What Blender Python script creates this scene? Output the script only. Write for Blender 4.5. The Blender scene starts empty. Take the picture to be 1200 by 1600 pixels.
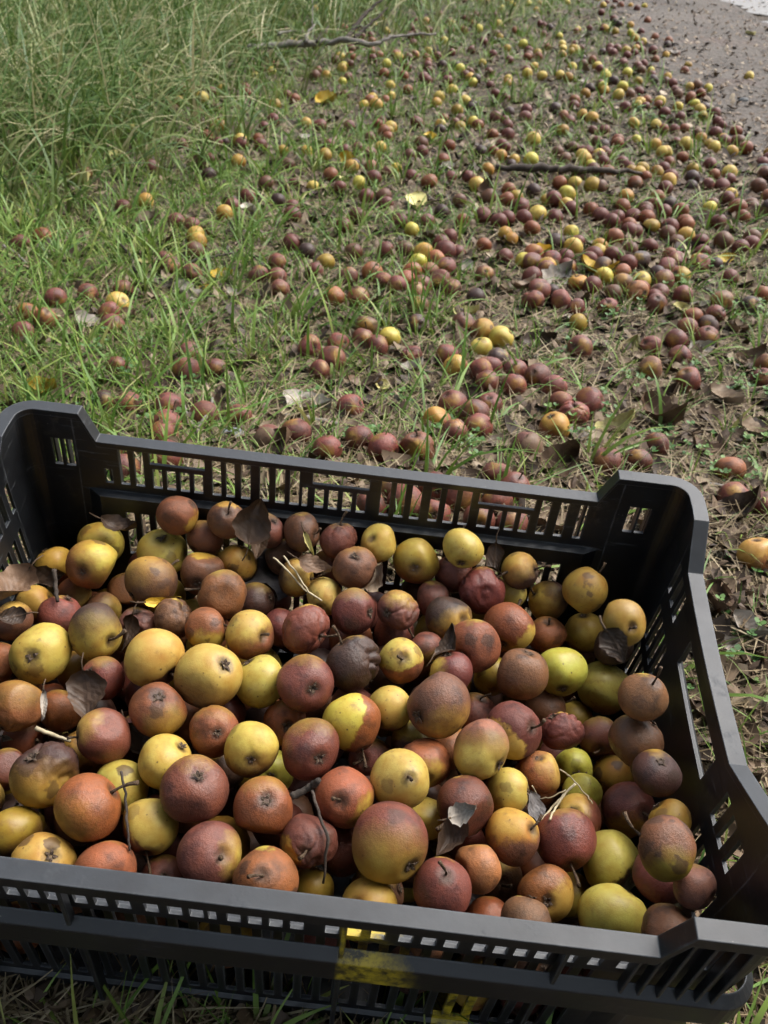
import bpy, bmesh, math, random
import numpy as np
from mathutils import Matrix, Vector

random.seed(11)
rng = np.random.default_rng(11)
scene = bpy.context.scene
col = scene.collection

# ------------------------------------------------------------------ camera
FPX = 1421.0                      # focal length in photo pixels (1200 x 1600)
CAM_H = 0.69
def basis(yaw, pit, rol):
    fw = np.array([math.sin(yaw)*math.cos(pit), math.cos(yaw)*math.cos(pit), -math.sin(pit)])
    rt = np.array([math.cos(yaw), -math.sin(yaw), 0.0]); up = np.cross(rt, fw)
    return np.array([math.cos(rol)*rt+math.sin(rol)*up, -math.sin(rol)*rt+math.cos(rol)*up, -fw])
B_W = basis(0.0, math.atan2(1030.0, FPX), 0.05)       # camera axes in the world
B_C = basis(-0.0039, 0.74, 0.1166)                    # camera axes in the crate's own frame
CAM = np.array([0.0, 0.0, CAM_H])
CAM_C = np.array([0.0351, -0.4219, 0.5142])           # camera seen from the crate (z=0 is its low rim)
R_CW = B_W.T @ B_C
cam_data = bpy.data.cameras.new('camera')
cam = bpy.data.objects.new('camera', cam_data); col.objects.link(cam)
m = Matrix.Identity(4)
for i in range(3):
    for j in range(3): m[i][j] = B_W[j][i]
    m[i][3] = CAM[i]
cam.matrix_world = m
cam_data.sensor_fit = 'VERTICAL'; cam_data.sensor_height = 36.0
cam_data.lens = FPX/1600.0*36.0
cam_data.clip_start = 0.01; cam_data.clip_end = 500.0
cam_data.dof.use_dof = True; cam_data.dof.focus_distance = 0.66; cam_data.dof.aperture_fstop = 18.0
scene.camera = cam

# ------------------------------------------------------------------ light
SUN_EL, SUN_AZ = math.radians(54), math.radians(58)   # azimuth from +Y towards +X
world = bpy.data.worlds.new('World'); scene.world = world; world.use_nodes = True
wn = world.node_tree.nodes; wl = world.node_tree.links
for n in list(wn): wn.remove(n)
sky = wn.new('ShaderNodeTexSky'); sky.sky_type = 'NISHITA'; sky.sun_disc = False
sky.sun_elevation = SUN_EL; sky.sun_rotation = SUN_AZ; sky.air_density = 1.0; sky.dust_density = 4.0; sky.ozone_density = 1.0
bg = wn.new('ShaderNodeBackground'); bg.inputs['Strength'].default_value = 0.14
wo = wn.new('ShaderNodeOutputWorld')
hs = wn.new('ShaderNodeHueSaturation'); hs.inputs['Saturation'].default_value = 0.62   # thin white overcast
wl.new(sky.outputs[0], hs.inputs['Color']); wl.new(hs.outputs[0], bg.inputs[0]); wl.new(bg.outputs[0], wo.inputs[0])
sd = bpy.data.lights.new('sun', 'SUN'); sd.energy = 1.5; sd.angle = math.radians(48); sd.color = (1.0, 0.98, 0.94)
so = bpy.data.objects.new('sun', sd); col.objects.link(so)
sdir = Vector((math.sin(SUN_AZ)*math.cos(SUN_EL), math.cos(SUN_AZ)*math.cos(SUN_EL), math.sin(SUN_EL)))
so.rotation_euler = sdir.to_track_quat('Z', 'Y').to_euler()
scene.view_settings.view_transform = 'Standard'; scene.view_settings.look = 'None'
scene.view_settings.exposure = 1.4; scene.view_settings.gamma = 1.0
scene.view_settings.use_curve_mapping = False
cy = scene.cycles
cy.max_bounces = 5; cy.diffuse_bounces = 3; cy.glossy_bounces = 2; cy.transmission_bounces = 2; cy.transparent_max_bounces = 4
cy.caustics_reflective = False; cy.caustics_refractive = False
cy.use_adaptive_sampling = True; cy.adaptive_threshold = 0.02

# ------------------------------------------------------------------ geometry helpers
def ray_w(x, y): return B_W.T @ np.array([(x-600)/FPX, -(y-800)/FPX, -1.0])
def ray_c(x, y): return B_C.T @ np.array([(x-600)/FPX, -(y-800)/FPX, -1.0])
def c2w(X): return CAM + R_CW @ (np.asarray(X, float)-CAM_C)
def w2c(X): return CAM_C + R_CW.T @ (np.asarray(X, float)-CAM)
def proj_w(X):
    q = (np.asarray(X, float)-CAM) @ B_W.T
    return 600+FPX*q[..., 0]/-q[..., 2], 800-FPX*q[..., 1]/-q[..., 2], -q[..., 2]
H_BASE = 0.222
_c0 = c2w([0, 0, -H_BASE]); _nx = R_CW @ np.array([0, 0, 1.0])
def gz(x, y):
    """height of the ground: almost level, tilted under the crate, gently lumpy"""
    x = np.asarray(x, float); y = np.asarray(y, float)
    pl = _c0[2] - ((x-_c0[0])*_nx[0]+(y-_c0[1])*_nx[1])/_nx[2] - 0.004
    d = np.sqrt(((x-_c0[0])/1.25)**2+(y-_c0[1])**2)
    w = np.clip((0.78-d)/0.5, 0, 1); w = w*w*(3-2*w)
    lump = 0.010*np.sin(3.1*x+1.3*y+.4)*np.sin(2.3*y-1.7*x)+0.006*np.sin(9.3*x+2.1)*np.sin(8.1*y+1.0)
    return pl*w + lump*(1-w)
def at(x, y, dz=0.0):
    """point on the ground seen at photo pixel x, y"""
    d = ray_w(x, y); z = 0.0
    for _ in range(12):
        t = (z+dz-CAM_H)/d[2]; P = CAM+t*d; z = float(gz(P[0], P[1]))
    return P

def mesh_obj(name, verts, faces, mat=None, parent=None, smooth=False):
    me = bpy.data.meshes.new(name); me.from_pydata([tuple(v) for v in verts], [], faces); me.update()
    if smooth: me.polygons.foreach_set('use_smooth', [True]*len(me.polygons))
    if mat: me.materials.append(mat)
    o = bpy.data.objects.new(name, me); col.objects.link(o)
    if parent: o.parent = parent
    return o
def np_mesh(name, V, Q, T, mat, attrs=None, smooth=True):
    """fast mesh from arrays: quads Q (n,4) and triangles T (m,3)"""
    me = bpy.data.meshes.new(name)
    nq, nt = len(Q), len(T)
    me.vertices.add(len(V)); me.vertices.foreach_set('co', np.ascontiguousarray(V, np.float32).ravel())
    loops = np.concatenate([np.asarray(Q, np.int32).ravel(), np.asarray(T, np.int32).ravel()])
    me.loops.add(len(loops)); me.loops.foreach_set('vertex_index', loops)
    me.polygons.add(nq+nt)
    st = np.concatenate([np.arange(nq)*4, nq*4+np.arange(nt)*3]).astype(np.int32)
    me.polygons.foreach_set('loop_start', st)
    me.polygons.foreach_set('use_smooth', np.full(nq+nt, smooth))
    me.update(calc_edges=True); me.validate()
    for k, a in (attrs or {}).items():
        a = np.asarray(a, np.float32)
        if a.ndim == 1:
            at_ = me.attributes.new(k, 'FLOAT', 'POINT'); at_.data.foreach_set('value', a)
        else:
            at_ = me.attributes.new(k, 'FLOAT_VECTOR', 'POINT'); at_.data.foreach_set('vector', a.ravel())
    if mat: me.materials.append(mat)
    o = bpy.data.objects.new(name, me); col.objects.link(o)
    return o
def tag(o, label=None, cat=None, group=None, kind=None):
    if label: o['label'] = label
    if cat: o['category'] = cat
    if group: o['group'] = group
    if kind: o['kind'] = kind
    return o
def tube(points, radii, sides=6, cap=True):
    """tapered tube through points -> verts, faces"""
    P = [np.asarray(p, float) for p in points]; V = []; F = []
    n = len(P); up = np.array([0.31, 0.17, 0.93])
    for i in range(n):
        t = P[min(i+1, n-1)]-P[max(i-1, 0)]; t = t/(np.linalg.norm(t)+1e-12)
        a = np.cross(t, up); a /= np.linalg.norm(a)+1e-12; b = np.cross(t, a)
        for k in range(sides):
            an = 2*math.pi*k/sides
            V.append(P[i]+radii[i]*(math.cos(an)*a+math.sin(an)*b))
    for i in range(n-1):
        for k in range(sides):
            k2 = (k+1) % sides
            F.append((i*sides+k, i*sides+k2, (i+1)*sides+k2, (i+1)*sides+k))
    if cap:
        F.append(tuple(range(sides-1, -1, -1))); F.append(tuple((n-1)*sides+k for k in range(sides)))
    return V, F

# ------------------------------------------------------------------ material helpers
def new_mat(name):
    M = bpy.data.materials.new(name); M.use_nodes = True
    nt = M.node_tree; b = nt.nodes['Principled BSDF']
    return M, nt, b
class NT:
    def __init__(s, nt): s.nt = nt
    def n(s, t, **kw):
        x = s.nt.nodes.new(t)
        for k, v in kw.items(): setattr(x, k, v)
        return x
    def l(s, a, b): s.nt.links.new(a, b)
    def put(s, v, sock):
        if hasattr(v, 'is_output') or isinstance(v, bpy.types.NodeSocket): s.l(v, sock)
        else: sock.default_value = v
    def math(s, op, a, b=None, c=None, clamp=False):
        x = s.n('ShaderNodeMath', operation=op); x.use_clamp = clamp
        s.put(a, x.inputs[0])
        if b is not None: s.put(b, x.inputs[1])
        if c is not None: s.put(c, x.inputs[2])
        return x.outputs[0]
    def noise(s, vec, scale, detail=3, rough=.55, dim='3D', out='Fac', w=None):
        x = s.n('ShaderNodeTexNoise', noise_dimensions=dim)
        if vec is not None: s.l(vec, x.inputs['Vector'])
        x.inputs['Scale'].default_value = scale; x.inputs['Detail'].default_value = detail; x.inputs['Roughness'].default_value = rough
        if w is not None: s.put(w, x.inputs['W'])
        return x.outputs[out]
    def voro(s, vec, scale, feature='F1', out='Distance'):
        x = s.n('ShaderNodeTexVoronoi', feature=feature)
        if vec is not None: s.l(vec, x.inputs['Vector'])
        x.inputs['Scale'].default_value = scale
        return x.outputs[out]
    def ramp(s, fac, stops, interp='LINEAR'):
        x = s.n('ShaderNodeValToRGB'); x.color_ramp.interpolation = interp
        e = x.color_ramp.elements
        while len(e) < len(stops): e.new(0.5)
        for k, (p, c) in zip(e, stops):
            k.position = p; k.color = (c, c, c, 1) if isinstance(c, (int, float)) else (*c, 1)
        s.put(fac, x.inputs[0]); return x.outputs[0]
    def mix(s, f, a, b, blend='MIX'):
        x = s.n('ShaderNodeMix', data_type='RGBA', blend_type=blend)
        s.put(f, x.inputs[0])
        for v, i in ((a, 6), (b, 7)):
            if isinstance(v, tuple): x.inputs[i].default_value = (*v, 1)
            else: s.l(v, x.inputs[i])
        return x.outputs[2]
    def attr(s, name, typ='OBJECT'):
        x = s.n('ShaderNodeAttribute', attribute_type=typ, attribute_name=name); return x
    def bump(s, h, strength, dist):
        x = s.n('ShaderNodeBump'); x.inputs['Strength'].default_value = strength; x.inputs['Distance'].default_value = dist
        s.l(h, x.inputs['Height']); return x.outputs[0]

# pear skin: yellow where sound, brown where rotten; the share and side come with each pear
def pear_material():
    M, nt, b = new_mat('pear_skin'); k = NT(nt)
    tc = k.n('ShaderNodeTexCoord'); P = tc.outputs['Object']
    seed = k.attr('seed').outputs['Fac']; ya = k.attr('sound').outputs['Fac']; yd = k.attr('sound_side').outputs['Vector']
    soft = k.attr('edge').outputs['Fac']; rotc = k.attr('rot_colour').outputs['Color']; yelc = k.attr('sound_colour').outputs['Color']
    off = k.n('ShaderNodeVectorMath', operation='ADD'); k.l(P, off.inputs[0])
    cmb = k.n('ShaderNodeCombineXYZ'); k.l(k.math('MULTIPLY', seed, 37.0), cmb.inputs[0]); k.l(k.math('MULTIPLY', seed, 91.0), cmb.inputs[1]); k.l(k.math('MULTIPLY', seed, 53.0), cmb.inputs[2])
    k.l(cmb.outputs[0], off.inputs[1]); Q = off.outputs[0]
    nrm = k.n('ShaderNodeVectorMath', operation='NORMALIZE'); k.l(P, nrm.inputs[0])
    dt = k.n('ShaderNodeVectorMath', operation='DOT_PRODUCT'); k.l(nrm.outputs[0], dt.inputs[0]); k.l(yd, dt.inputs[1])
    n1 = k.noise(Q, 1.6, 4, .6); n2 = k.noise(Q, 6.0, 4, .6)
    v = k.math('ADD', dt.outputs['Value'], k.math('MULTIPLY', k.math('SUBTRACT', n1, .5), .85))
    v = k.math('ADD', v, k.math('MULTIPLY', k.math('SUBTRACT', n2, .5), .22))
    thr = k.math('SUBTRACT', 1.0, k.math('MULTIPLY', ya, 2.0))
    dlt = k.math('SUBTRACT', v, thr)
    mask = k.math('ADD', k.math('DIVIDE', dlt, soft), .5, clamp=True)
    f1 = k.math('FRACT', k.math('MULTIPLY', seed, 7.31)); f2 = k.math('FRACT', k.math('MULTIPLY', seed, 13.77)); f3 = k.math('FRACT', k.math('MULTIPLY', seed, 29.13))
    # rotten skin
    nr = k.noise(Q, 2.4, 5, .62); nf = k.noise(Q, 24.0, 3, .6)
    rr = k.mix(k.ramp(nr, [(.32, 0.0), (.72, 1.0)]), rotc, k.mix(1.0, rotc, (1.45, 1.25, 1.0), 'MULTIPLY'))
    rr = k.mix(k.ramp(k.noise(Q, 1.3, 3, .6), [(.52, 0.0), (.70, .75)]), rr, k.mix(1.0, rotc, (.28, .3, .38), 'MULTIPLY'))
    rr = k.mix(k.math('MULTIPLY', k.math('SUBTRACT', nf, .35, clamp=True), .5), rr, k.mix(1.0, rotc, (.55, .5, .5), 'MULTIPLY'))
    dots = k.ramp(k.voro(Q, 21.0), [(.05, 1.0), (.15, 0.0)])
    rr = k.mix(k.math('MULTIPLY', k.math('MULTIPLY', dots, f1), k.ramp(nr, [(.35, .05), (.65, .45)])), rr, (.40, .31, .23))
    bloom = k.math('MULTIPLY', k.ramp(k.noise(Q, 60, 3, .7), [(.60, 0.0), (.74, 1.0)]), k.ramp(k.noise(Q, 2.2, 2), [(.54, 0.0), (.70, .4)]))
    rr = k.mix(k.math('MULTIPLY', bloom, f2), rr, (.42, .38, .33))
    # sound skin
    ny = k.noise(Q, 2.0, 4, .6)
    yy = k.mix(k.ramp(ny, [(.35, 0.0), (.75, 1.0)]), yelc, k.mix(1.0, yelc, (.78, .62, .45), 'MULTIPLY'))
    spots = k.math('MULTIPLY', k.ramp(k.voro(Q, 3.1), [(.06, 1.0), (.15, 0.0)]), k.ramp(k.noise(Q, 2.7, 1), [(.50, 0.0), (.56, 1.0)]))
    yy = k.mix(k.math('MULTIPLY', spots, .85), yy, (.06, .032, .015))
    yy = k.mix(k.math('MULTIPLY', k.math('MULTIPLY', k.ramp(k.voro(Q, 13.0), [(.04, 1.0), (.12, 0.0)]), f1), .5), yy, (.16, .09, .03))
    smud = k.ramp(k.noise(Q, 3.6, 5, .7), [(.54, 0.0), (.72, .8)])
    yy = k.mix(k.math('MULTIPLY', smud, f2), yy, (.13, .062, .024))
    yy = k.mix(k.math('MULTIPLY', k.ramp(k.noise(Q, 1.1, 2, .5), [(.45, 0.0), (.75, 1.0)]), k.math('MULTIPLY', f3, .8)), yy, k.mix(1.0, yelc, (.75, .42, .3), 'MULTIPLY'))
    c = k.mix(mask, rr, yy)
    # bruises with an edge of their own, on some pears only
    wv = k.n('ShaderNodeVectorMath', operation='ADD'); k.l(Q, wv.inputs[0])
    wn_ = k.n('ShaderNodeTexNoise'); k.l(Q, wn_.inputs['Vector']); wn_.inputs['Scale'].default_value = 3.0; wn_.inputs['Detail'].default_value = 4
    ws = k.n('ShaderNodeVectorMath', operation='SCALE'); k.l(wn_.outputs['Color'], ws.inputs[0]); ws.inputs['Scale'].default_value = .55; k.l(ws.outputs[0], wv.inputs[1])
    br_ = k.math('MULTIPLY', k.ramp(k.voro(wv.outputs[0], .95), [(.24, 1.0), (.30, 0.0)]), k.math('GREATER_THAN', f3, .35))
    c = k.mix(k.math('MULTIPLY', br_, k.math('ADD', .35, k.math('MULTIPLY', f1, .45))), c, (.055, .026, .015))
    ring = k.math('MULTIPLY', k.math('MULTIPLY', mask, k.math('SUBTRACT', 1.0, mask)), 1.6)
    c = k.mix(ring, c, k.mix(1.0, c, (.62, .5, .45), 'MULTIPLY'))
    # russet collar round the calyx and the stalk
    sep = k.n('ShaderNodeSeparateXYZ'); k.l(nrm.outputs[0], sep.inputs[0])
    az = k.math('ADD', k.math('ABSOLUTE', sep.outputs[2]), k.math('MULTIPLY', k.math('SUBTRACT', n2, .5), .10))
    c = k.mix(k.ramp(az, [(.93, 0.0), (.995, .8)]), c, (.05, .028, .016))
    k.l(c, b.inputs['Base Color'])
    k.put(k.math('ADD', k.math('MULTIPLY', nf, .25), k.math('ADD', .28, k.math('MULTIPLY', f3, .18))), b.inputs['Roughness'])
    b.inputs['Specular IOR Level'].default_value = .4
    b.inputs['Subsurface Weight'].default_value = .0
    hh = k.math('ADD', k.math('MULTIPLY', k.noise(Q, 30, 3, .6), .6), k.math('MULTIPLY', k.noise(Q, 9, 3, .6), 1.0))
    bmp = k.n('ShaderNodeBump'); bmp.inputs['Distance'].default_value = .035; k.l(hh, bmp.inputs['Height'])
    k.l(k.math('SUBTRACT', .20, k.math('MULTIPLY', mask, .13)), bmp.inputs['Strength']); k.l(bmp.outputs[0], b.inputs['Normal'])
    return M
M_PEAR = pear_material()

def simple_mat(name, c1, c2, scale=60, rough=.8, bump=.4, bd=.002, coord='Object', spec=.3):
    M, nt, b = new_mat(name); k = NT(nt)
    P = k.n('ShaderNodeTexCoord').outputs[coord]
    n = k.noise(P, scale, 5, .65)
    k.l(k.mix(k.ramp(n, [(.3, 0.0), (.7, 1.0)]), c1, c2), b.inputs['Base Color'])
    b.inputs['Roughness'].default_value = rough; b.inputs['Specular IOR Level'].default_value = spec
    k.l(k.bump(n, bump, bd), b.inputs['Normal'])
    return M
M_STEM = simple_mat('stalk_bark', (.035, .022, .014), (.12, .075, .04), 3.0, .75, .5, .05)
M_CALYX = simple_mat('dry_calyx', (.022, .015, .011), (.16, .11, .075), 7.0, .85, .5, .05)
M_BRANCH = simple_mat('grey_bark', (.075, .064, .054), (.25, .225, .195), 45, .85, .6, .004)
M_DARKSTICK = simple_mat('dark_bark', (.025, .019, .015), (.075, .058, .045), 60, .85, .6, .004)
M_STRAWSTALK = simple_mat('pale_stalk', (.32, .26, .15), (.55, .48, .33), 60, .7, .2, .001)
M_STONE = simple_mat('dark_stone', (.02, .024, .024), (.06, .065, .066), 60, .6, .6, .004)
M_GREYSTONE = simple_mat('grey_stone', (.12, .13, .14), (.24, .25, .26), 60, .8, .5, .004)

def leaf_material(name, c1, c2, c3, rough=.6, trans=0.0):
    M, nt, b = new_mat(name); k = NT(nt)
    tc = k.n('ShaderNodeTexCoord'); P = tc.outputs['Object']
    r = k.n('ShaderNodeObjectInfo').outputs['Random']
    off = k.n('ShaderNodeVectorMath', operation='ADD'); k.l(P, off.inputs[0])
    cmb = k.n('ShaderNodeCombineXYZ'); k.l(k.math('MULTIPLY', r, 31.0), cmb.inputs[0]); k.l(cmb.outputs[0], off.inputs[1]); Q = off.outputs[0]
    n = k.noise(Q, 55, 5, .65); n2 = k.noise(Q, 260, 3, .6)
    c = k.mix(k.ramp(n, [(.3, 0.0), (.7, 1.0)]), c1, c2)
    c = k.mix(k.ramp(k.noise(Q, 130, 3, .7), [(.6, 0.0), (.75, .8)]), c, c3)
    hsv = k.n('ShaderNodeHueSaturation'); k.l(k.math('ADD', k.math('MULTIPLY', r, .6), .7), hsv.inputs['Value']); k.l(c, hsv.inputs['Color'])
    # veins read from the leaf's own uv-like attribute
    vein = k.attr('vein', 'GEOMETRY').outputs['Fac']
    c = k.mix(k.math('MULTIPLY', vein, .35), hsv.outputs[0], k.mix(1.0, c2, (1.3, 1.25, 1.15), 'MULTIPLY'))
    k.l(c, b.inputs['Base Color'])
    b.inputs['Roughness'].default_value = rough; b.inputs['Specular IOR Level'].default_value = .3
    h = k.math('ADD', k.math('MULTIPLY', n2, .5), k.math('MULTIPLY', vein, 1.0))
    k.l(k.bump(h, .5, .0012), b.inputs['Normal'])
    return M
ML = {
 'brown': leaf_material('leaf_brown', (.075, .043, .026), (.16, .10, .062), (.035, .02, .013), .55),
 'dark': leaf_material('leaf_dark', (.028, .017, .011), (.075, .046, .029), (.014, .009, .007), .5),
 'slate': leaf_material('leaf_slate', (.050, .046, .048), (.14, .13, .128), (.028, .025, .025), .5),
 'tan': leaf_material('leaf_tan', (.19, .135, .09), (.33, .26, .19), (.10, .065, .04), .65),
 'grey': leaf_material('leaf_grey', (.20, .17, .14), (.40, .36, .31), (.11, .085, .065), .7),
 'yellow': leaf_material('leaf_yellow', (.50, .32, .03), (.62, .44, .07), (.20, .10, .02), .5),
 'pale': leaf_material('leaf_pale_yellow', (.44, .38, .13), (.58, .53, .25), (.28, .2, .08), .6),
}

# black crate plastic with scuffs, dust and a smear of yellow paint on the front
def plastic_material():
    M, nt, b = new_mat('black_plastic'); k = NT(nt)
    P = k.n('ShaderNodeTexCoord').outputs['Object']
    n = k.noise(P, 9, 5, .65); nf = k.noise(P, 120, 4, .7)
    mp = k.n('ShaderNodeMapping'); k.l(P, mp.inputs[0]); mp.inputs['Scale'].default_value = (30, 30, 260)
    mp.inputs['Rotation'].default_value = (.3, .5, .6)
    sc = k.ramp(k.noise(mp.outputs[0], 1.0, 4, .7), [(.60, 0.0), (.72, 1.0)])
    c = k.mix(k.ramp(n, [(.35, 0.0), (.75, 1.0)]), (.0042, .0048, .0060), (.0090, .0102, .0124))
    c = k.mix(k.math('MULTIPLY', sc, k.ramp(n, [(.38, .10), (.62, .8)])), c, (.085, .092, .10))
    dust = k.math('MULTIPLY', k.ramp(nf, [(.52, 0.0), (.75, 1.0)]), k.ramp(k.noise(P, 17, 4, .7), [(.5, 0.0), (.72, .5)]))
    c = k.mix(dust, c, (.10, .088, .07))
    # dust and fine scratches; the lit look of upward faces is coloured in too
    gn = k.n('ShaderNodeNewGeometry'); sg = k.n('ShaderNodeSeparateXYZ'); k.l(gn.outputs['True Normal'], sg.inputs[0])
    upf = k.ramp(sg.outputs[2], [(.45, 0.0), (.9, 1.0)])
    c = k.mix(k.math('MULTIPLY', upf, k.ramp(k.noise(P, 33, 4, .7), [(.3, .35), (.7, .95)])), c, (.020, .0245, .030))
    spk = k.math('MULTIPLY', k.ramp(k.voro(P, 210), [(.05, 1.0), (.10, 0.0)]), k.ramp(k.noise(P, 25, 2), [(.60, 0.0), (.66, 1.0)]))
    c = k.mix(spk, c, (.22, .2, .17))
    bv_ = k.n('ShaderNodeBevel'); bv_.samples = 4; bv_.inputs['Radius'].default_value = .0022
    de = k.n('ShaderNodeVectorMath', operation='DOT_PRODUCT'); k.l(bv_.outputs[0], de.inputs[0]); k.l(gn.outputs['True Normal'], de.inputs[1])
    ew = k.math('MULTIPLY', k.math('SUBTRACT', 1.0, de.outputs['Value']), 5.0, clamp=True)
    c = k.mix(k.math('MULTIPLY', ew, k.ramp(k.noise(P, 60, 4, .7), [(.35, .1), (.65, .9)])), c, (.11, .118, .125))
    # paint smear (a stain on the plastic itself)
    sep = k.n('ShaderNodeSeparateXYZ'); k.l(P, sep.inputs[0]); X, Y, Z = sep.outputs
    jn = k.math('MULTIPLY', k.math('SUBTRACT', k.noise(P, 30, 5, .75), .5), .045)
    xx = k.math('ADD', X, jn)
    a0 = k.math('MULTIPLY', k.math('SUBTRACT', X, .0365), 400.0, clamp=True)
    a1 = k.math('MULTIPLY', k.math('SUBTRACT', .049, k.math('ADD', xx, k.math('MULTIPLY', Z, .55))), 45.0, clamp=True)
    fr = k.math('MULTIPLY', k.math('LESS_THAN', Y, -.15), k.math('MULTIPLY', k.math('SUBTRACT', -.014, k.math('ADD', Z, jn)), 150.0, clamp=True))
    fr = k.math('MULTIPLY', fr, k.math('MULTIPLY', k.math('ADD', Z, .0915), 200.0, clamp=True))
    wear = k.ramp(k.noise(P, 70, 5, .75), [(.40, .06), (.58, .95)])
    paint = k.math('MULTIPLY', k.math('MULTIPLY', k.math('MULTIPLY', a0, a1), fr), wear)
    strip = k.math('MULTIPLY', k.math('MULTIPLY', k.math('GREATER_THAN', X, .112), k.math('LESS_THAN', X, .139)), k.math('MULTIPLY', k.math('LESS_THAN', Y, -.15), k.math('MULTIPLY', k.math('SUBTRACT', -.095, Z), 80.0, clamp=True)))
    paint = k.math('MAXIMUM', paint, k.math('MULTIPLY', strip, wear))
    c = k.mix(paint, c, (.46, .345, .02))
    k.l(c, b.inputs['Base Color'])
    k.put(k.math('ADD', k.math('MULTIPLY', n, .28), k.math('ADD', .27, k.math('ADD', k.math('MULTIPLY', sc, .15), k.math('MULTIPLY', upf, .14)))), b.inputs['Roughness'])
    b.inputs['Specular IOR Level'].default_value = .55
    k.l(k.bump(k.math('ADD', nf, k.math('MULTIPLY', sc, .8)), .12, .001), b.inputs['Normal'])
    return M
M_PLASTIC = plastic_material()

# grass, straw, soil
def blade_material(name, stops, rough=.5, trans=.25):
    M, nt, b = new_mat(name); k = NT(nt)
    t = k.attr('tint', 'GEOMETRY').outputs['Fac']; h = k.attr('along', 'GEOMETRY').outputs['Fac']
    c = k.ramp(t, stops)
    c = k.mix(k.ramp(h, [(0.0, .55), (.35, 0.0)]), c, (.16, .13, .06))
    P = k.n('ShaderNodeTexCoord').outputs['Object']
    c = k.mix(k.ramp(k.noise(P, 40, 3), [(.35, .35), (.65, 0.0)]), c, k.mix(1.0, c, (.6, .55, .4), 'MULTIPLY'))
    k.l(c, b.inputs['Base Color']); b.inputs['Roughness'].default_value = rough
    b.inputs['Specular IOR Level'].default_value = .35
    if trans:
        tr = k.n('ShaderNodeBsdfTranslucent'); k.l(c, tr.inputs['Color'])
        mx = k.n('ShaderNodeMixShader'); mx.inputs[0].default_value = trans
        k.l(b.outputs[0], mx.inputs[1]); k.l(tr.outputs[0], mx.inputs[2])
        k.l(mx.outputs[0], nt.nodes['Material Output'].inputs['Surface'])
    return M
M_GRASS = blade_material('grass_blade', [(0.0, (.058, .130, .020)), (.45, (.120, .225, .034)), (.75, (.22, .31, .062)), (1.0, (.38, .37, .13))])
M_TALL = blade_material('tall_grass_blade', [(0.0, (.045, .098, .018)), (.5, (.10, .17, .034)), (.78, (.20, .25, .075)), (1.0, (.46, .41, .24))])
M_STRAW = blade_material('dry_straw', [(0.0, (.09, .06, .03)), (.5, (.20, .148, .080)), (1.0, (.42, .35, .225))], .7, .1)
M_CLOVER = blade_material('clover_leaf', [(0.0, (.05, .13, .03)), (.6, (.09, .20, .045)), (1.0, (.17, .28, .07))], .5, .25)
def litter_material():
    M, nt, b = new_mat('leaf_crumbs'); k = NT(nt)
    t = k.attr('tint', 'GEOMETRY').outputs['Fac']
    c = k.ramp(t, [(0.0, (.03, .02, .013)), (.4, (.095, .058, .032)), (.75, (.18, .125, .075)), (1.0, (.34, .27, .18))])
    k.l(c, b.inputs['Base Color']); b.inputs['Roughness'].default_value = .7
    return M
M_LITTER = litter_material()
def soil_material():
    M, nt, b = new_mat('soil'); k = NT(nt)
    P = k.n('ShaderNodeTexCoord').outputs['Object']
    n = k.noise(P, 6, 3, .65); nf = k.noise(P, 90, 3, .7); v = k.voro(P, 70)
    c = k.mix(k.ramp(n, [(.3, 0.0), (.7, 1.0)]), (.024, .016, .010), (.058, .040, .024))
    c = k.mix(k.ramp(nf, [(.48, 0.0), (.72, .7)]), c, (.13, .095, .056))
    c = k.mix(k.ramp(v, [(.0, .6), (.3, 0.0)]), c, (.02, .014, .01))
    k.l(c, b.inputs['Base Color']); b.inputs['Roughness'].default_value = .9
    k.l(k.bump(k.math('ADD', nf, v), .8, .012), b.inputs['Normal'])
    return M
M_SOIL = soil_material()
def path_material():
    M, nt, b = new_mat('path_soil'); k = NT(nt)
    P = k.n('ShaderNodeTexCoord').outputs['Object']
    n = k.noise(P, 2.2, 5, .6); nf = k.noise(P, 60, 5, .7); v = k.voro(P, 38)
    c = k.mix(k.ramp(n, [(.35, 0.0), (.68, 1.0)]), (.042, .033, .025), (.085, .070, .055))
    c = k.mix(k.ramp(nf, [(.50, 0.0), (.74, .7)]), c, (.17, .145, .115))
    c = k.mix(k.ramp(v, [(.0, .7), (.28, 0.0)]), c, (.055, .035, .03))
    c = k.mix(k.ramp(k.noise(P, 3.7, 3), [(.56, 0.0), (.68, .5)]), c, (.085, .052, .040))
    k.l(c, b.inputs['Base Color']); b.inputs['Roughness'].default_value = .9
    k.l(k.bump(k.math('ADD', nf, v), .8, .010), b.inputs['Normal'])
    return M
M_PATH = path_material()
M_ROAD = simple_mat('pale_road', (.17, .165, .155), (.25, .245, .235), 40, .9, .4, .004)

# ------------------------------------------------------------------ the setting
def axis(lo, hi, near, step, grow):
    """grid stations: fine in the middle, coarse towards the horizon"""
    a = [0.0]; s = step
    while a[-1] < near: a.append(a[-1]+step)
    while a[-1] < hi: s *= grow; a.append(a[-1]+s)
    bneg = [0.0]; s = step
    while bneg[-1] < near: bneg.append(bneg[-1]+step)
    while bneg[-1] < lo: s *= grow; bneg.append(bneg[-1]+s)
    return np.array(sorted([-v for v in bneg[1:]]+a))
gx = axis(120, 120, 3.6, .035, 1.35); gy = axis(120, 120, 3.6, .035, 1.35)+2.6
GX, GY = np.meshgrid(gx, gy)
GZ = gz(GX, GY)+rng.normal(0, .0022, GX.shape)*(np.hypot(GX, GY-2) < 5)
V = np.stack([GX.ravel(), GY.ravel(), GZ.ravel()], 1)
ny, nx = GX.shape
ii = (np.arange(ny-1)[:, None]*nx+np.arange(nx-1)[None, :]).ravel()
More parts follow.
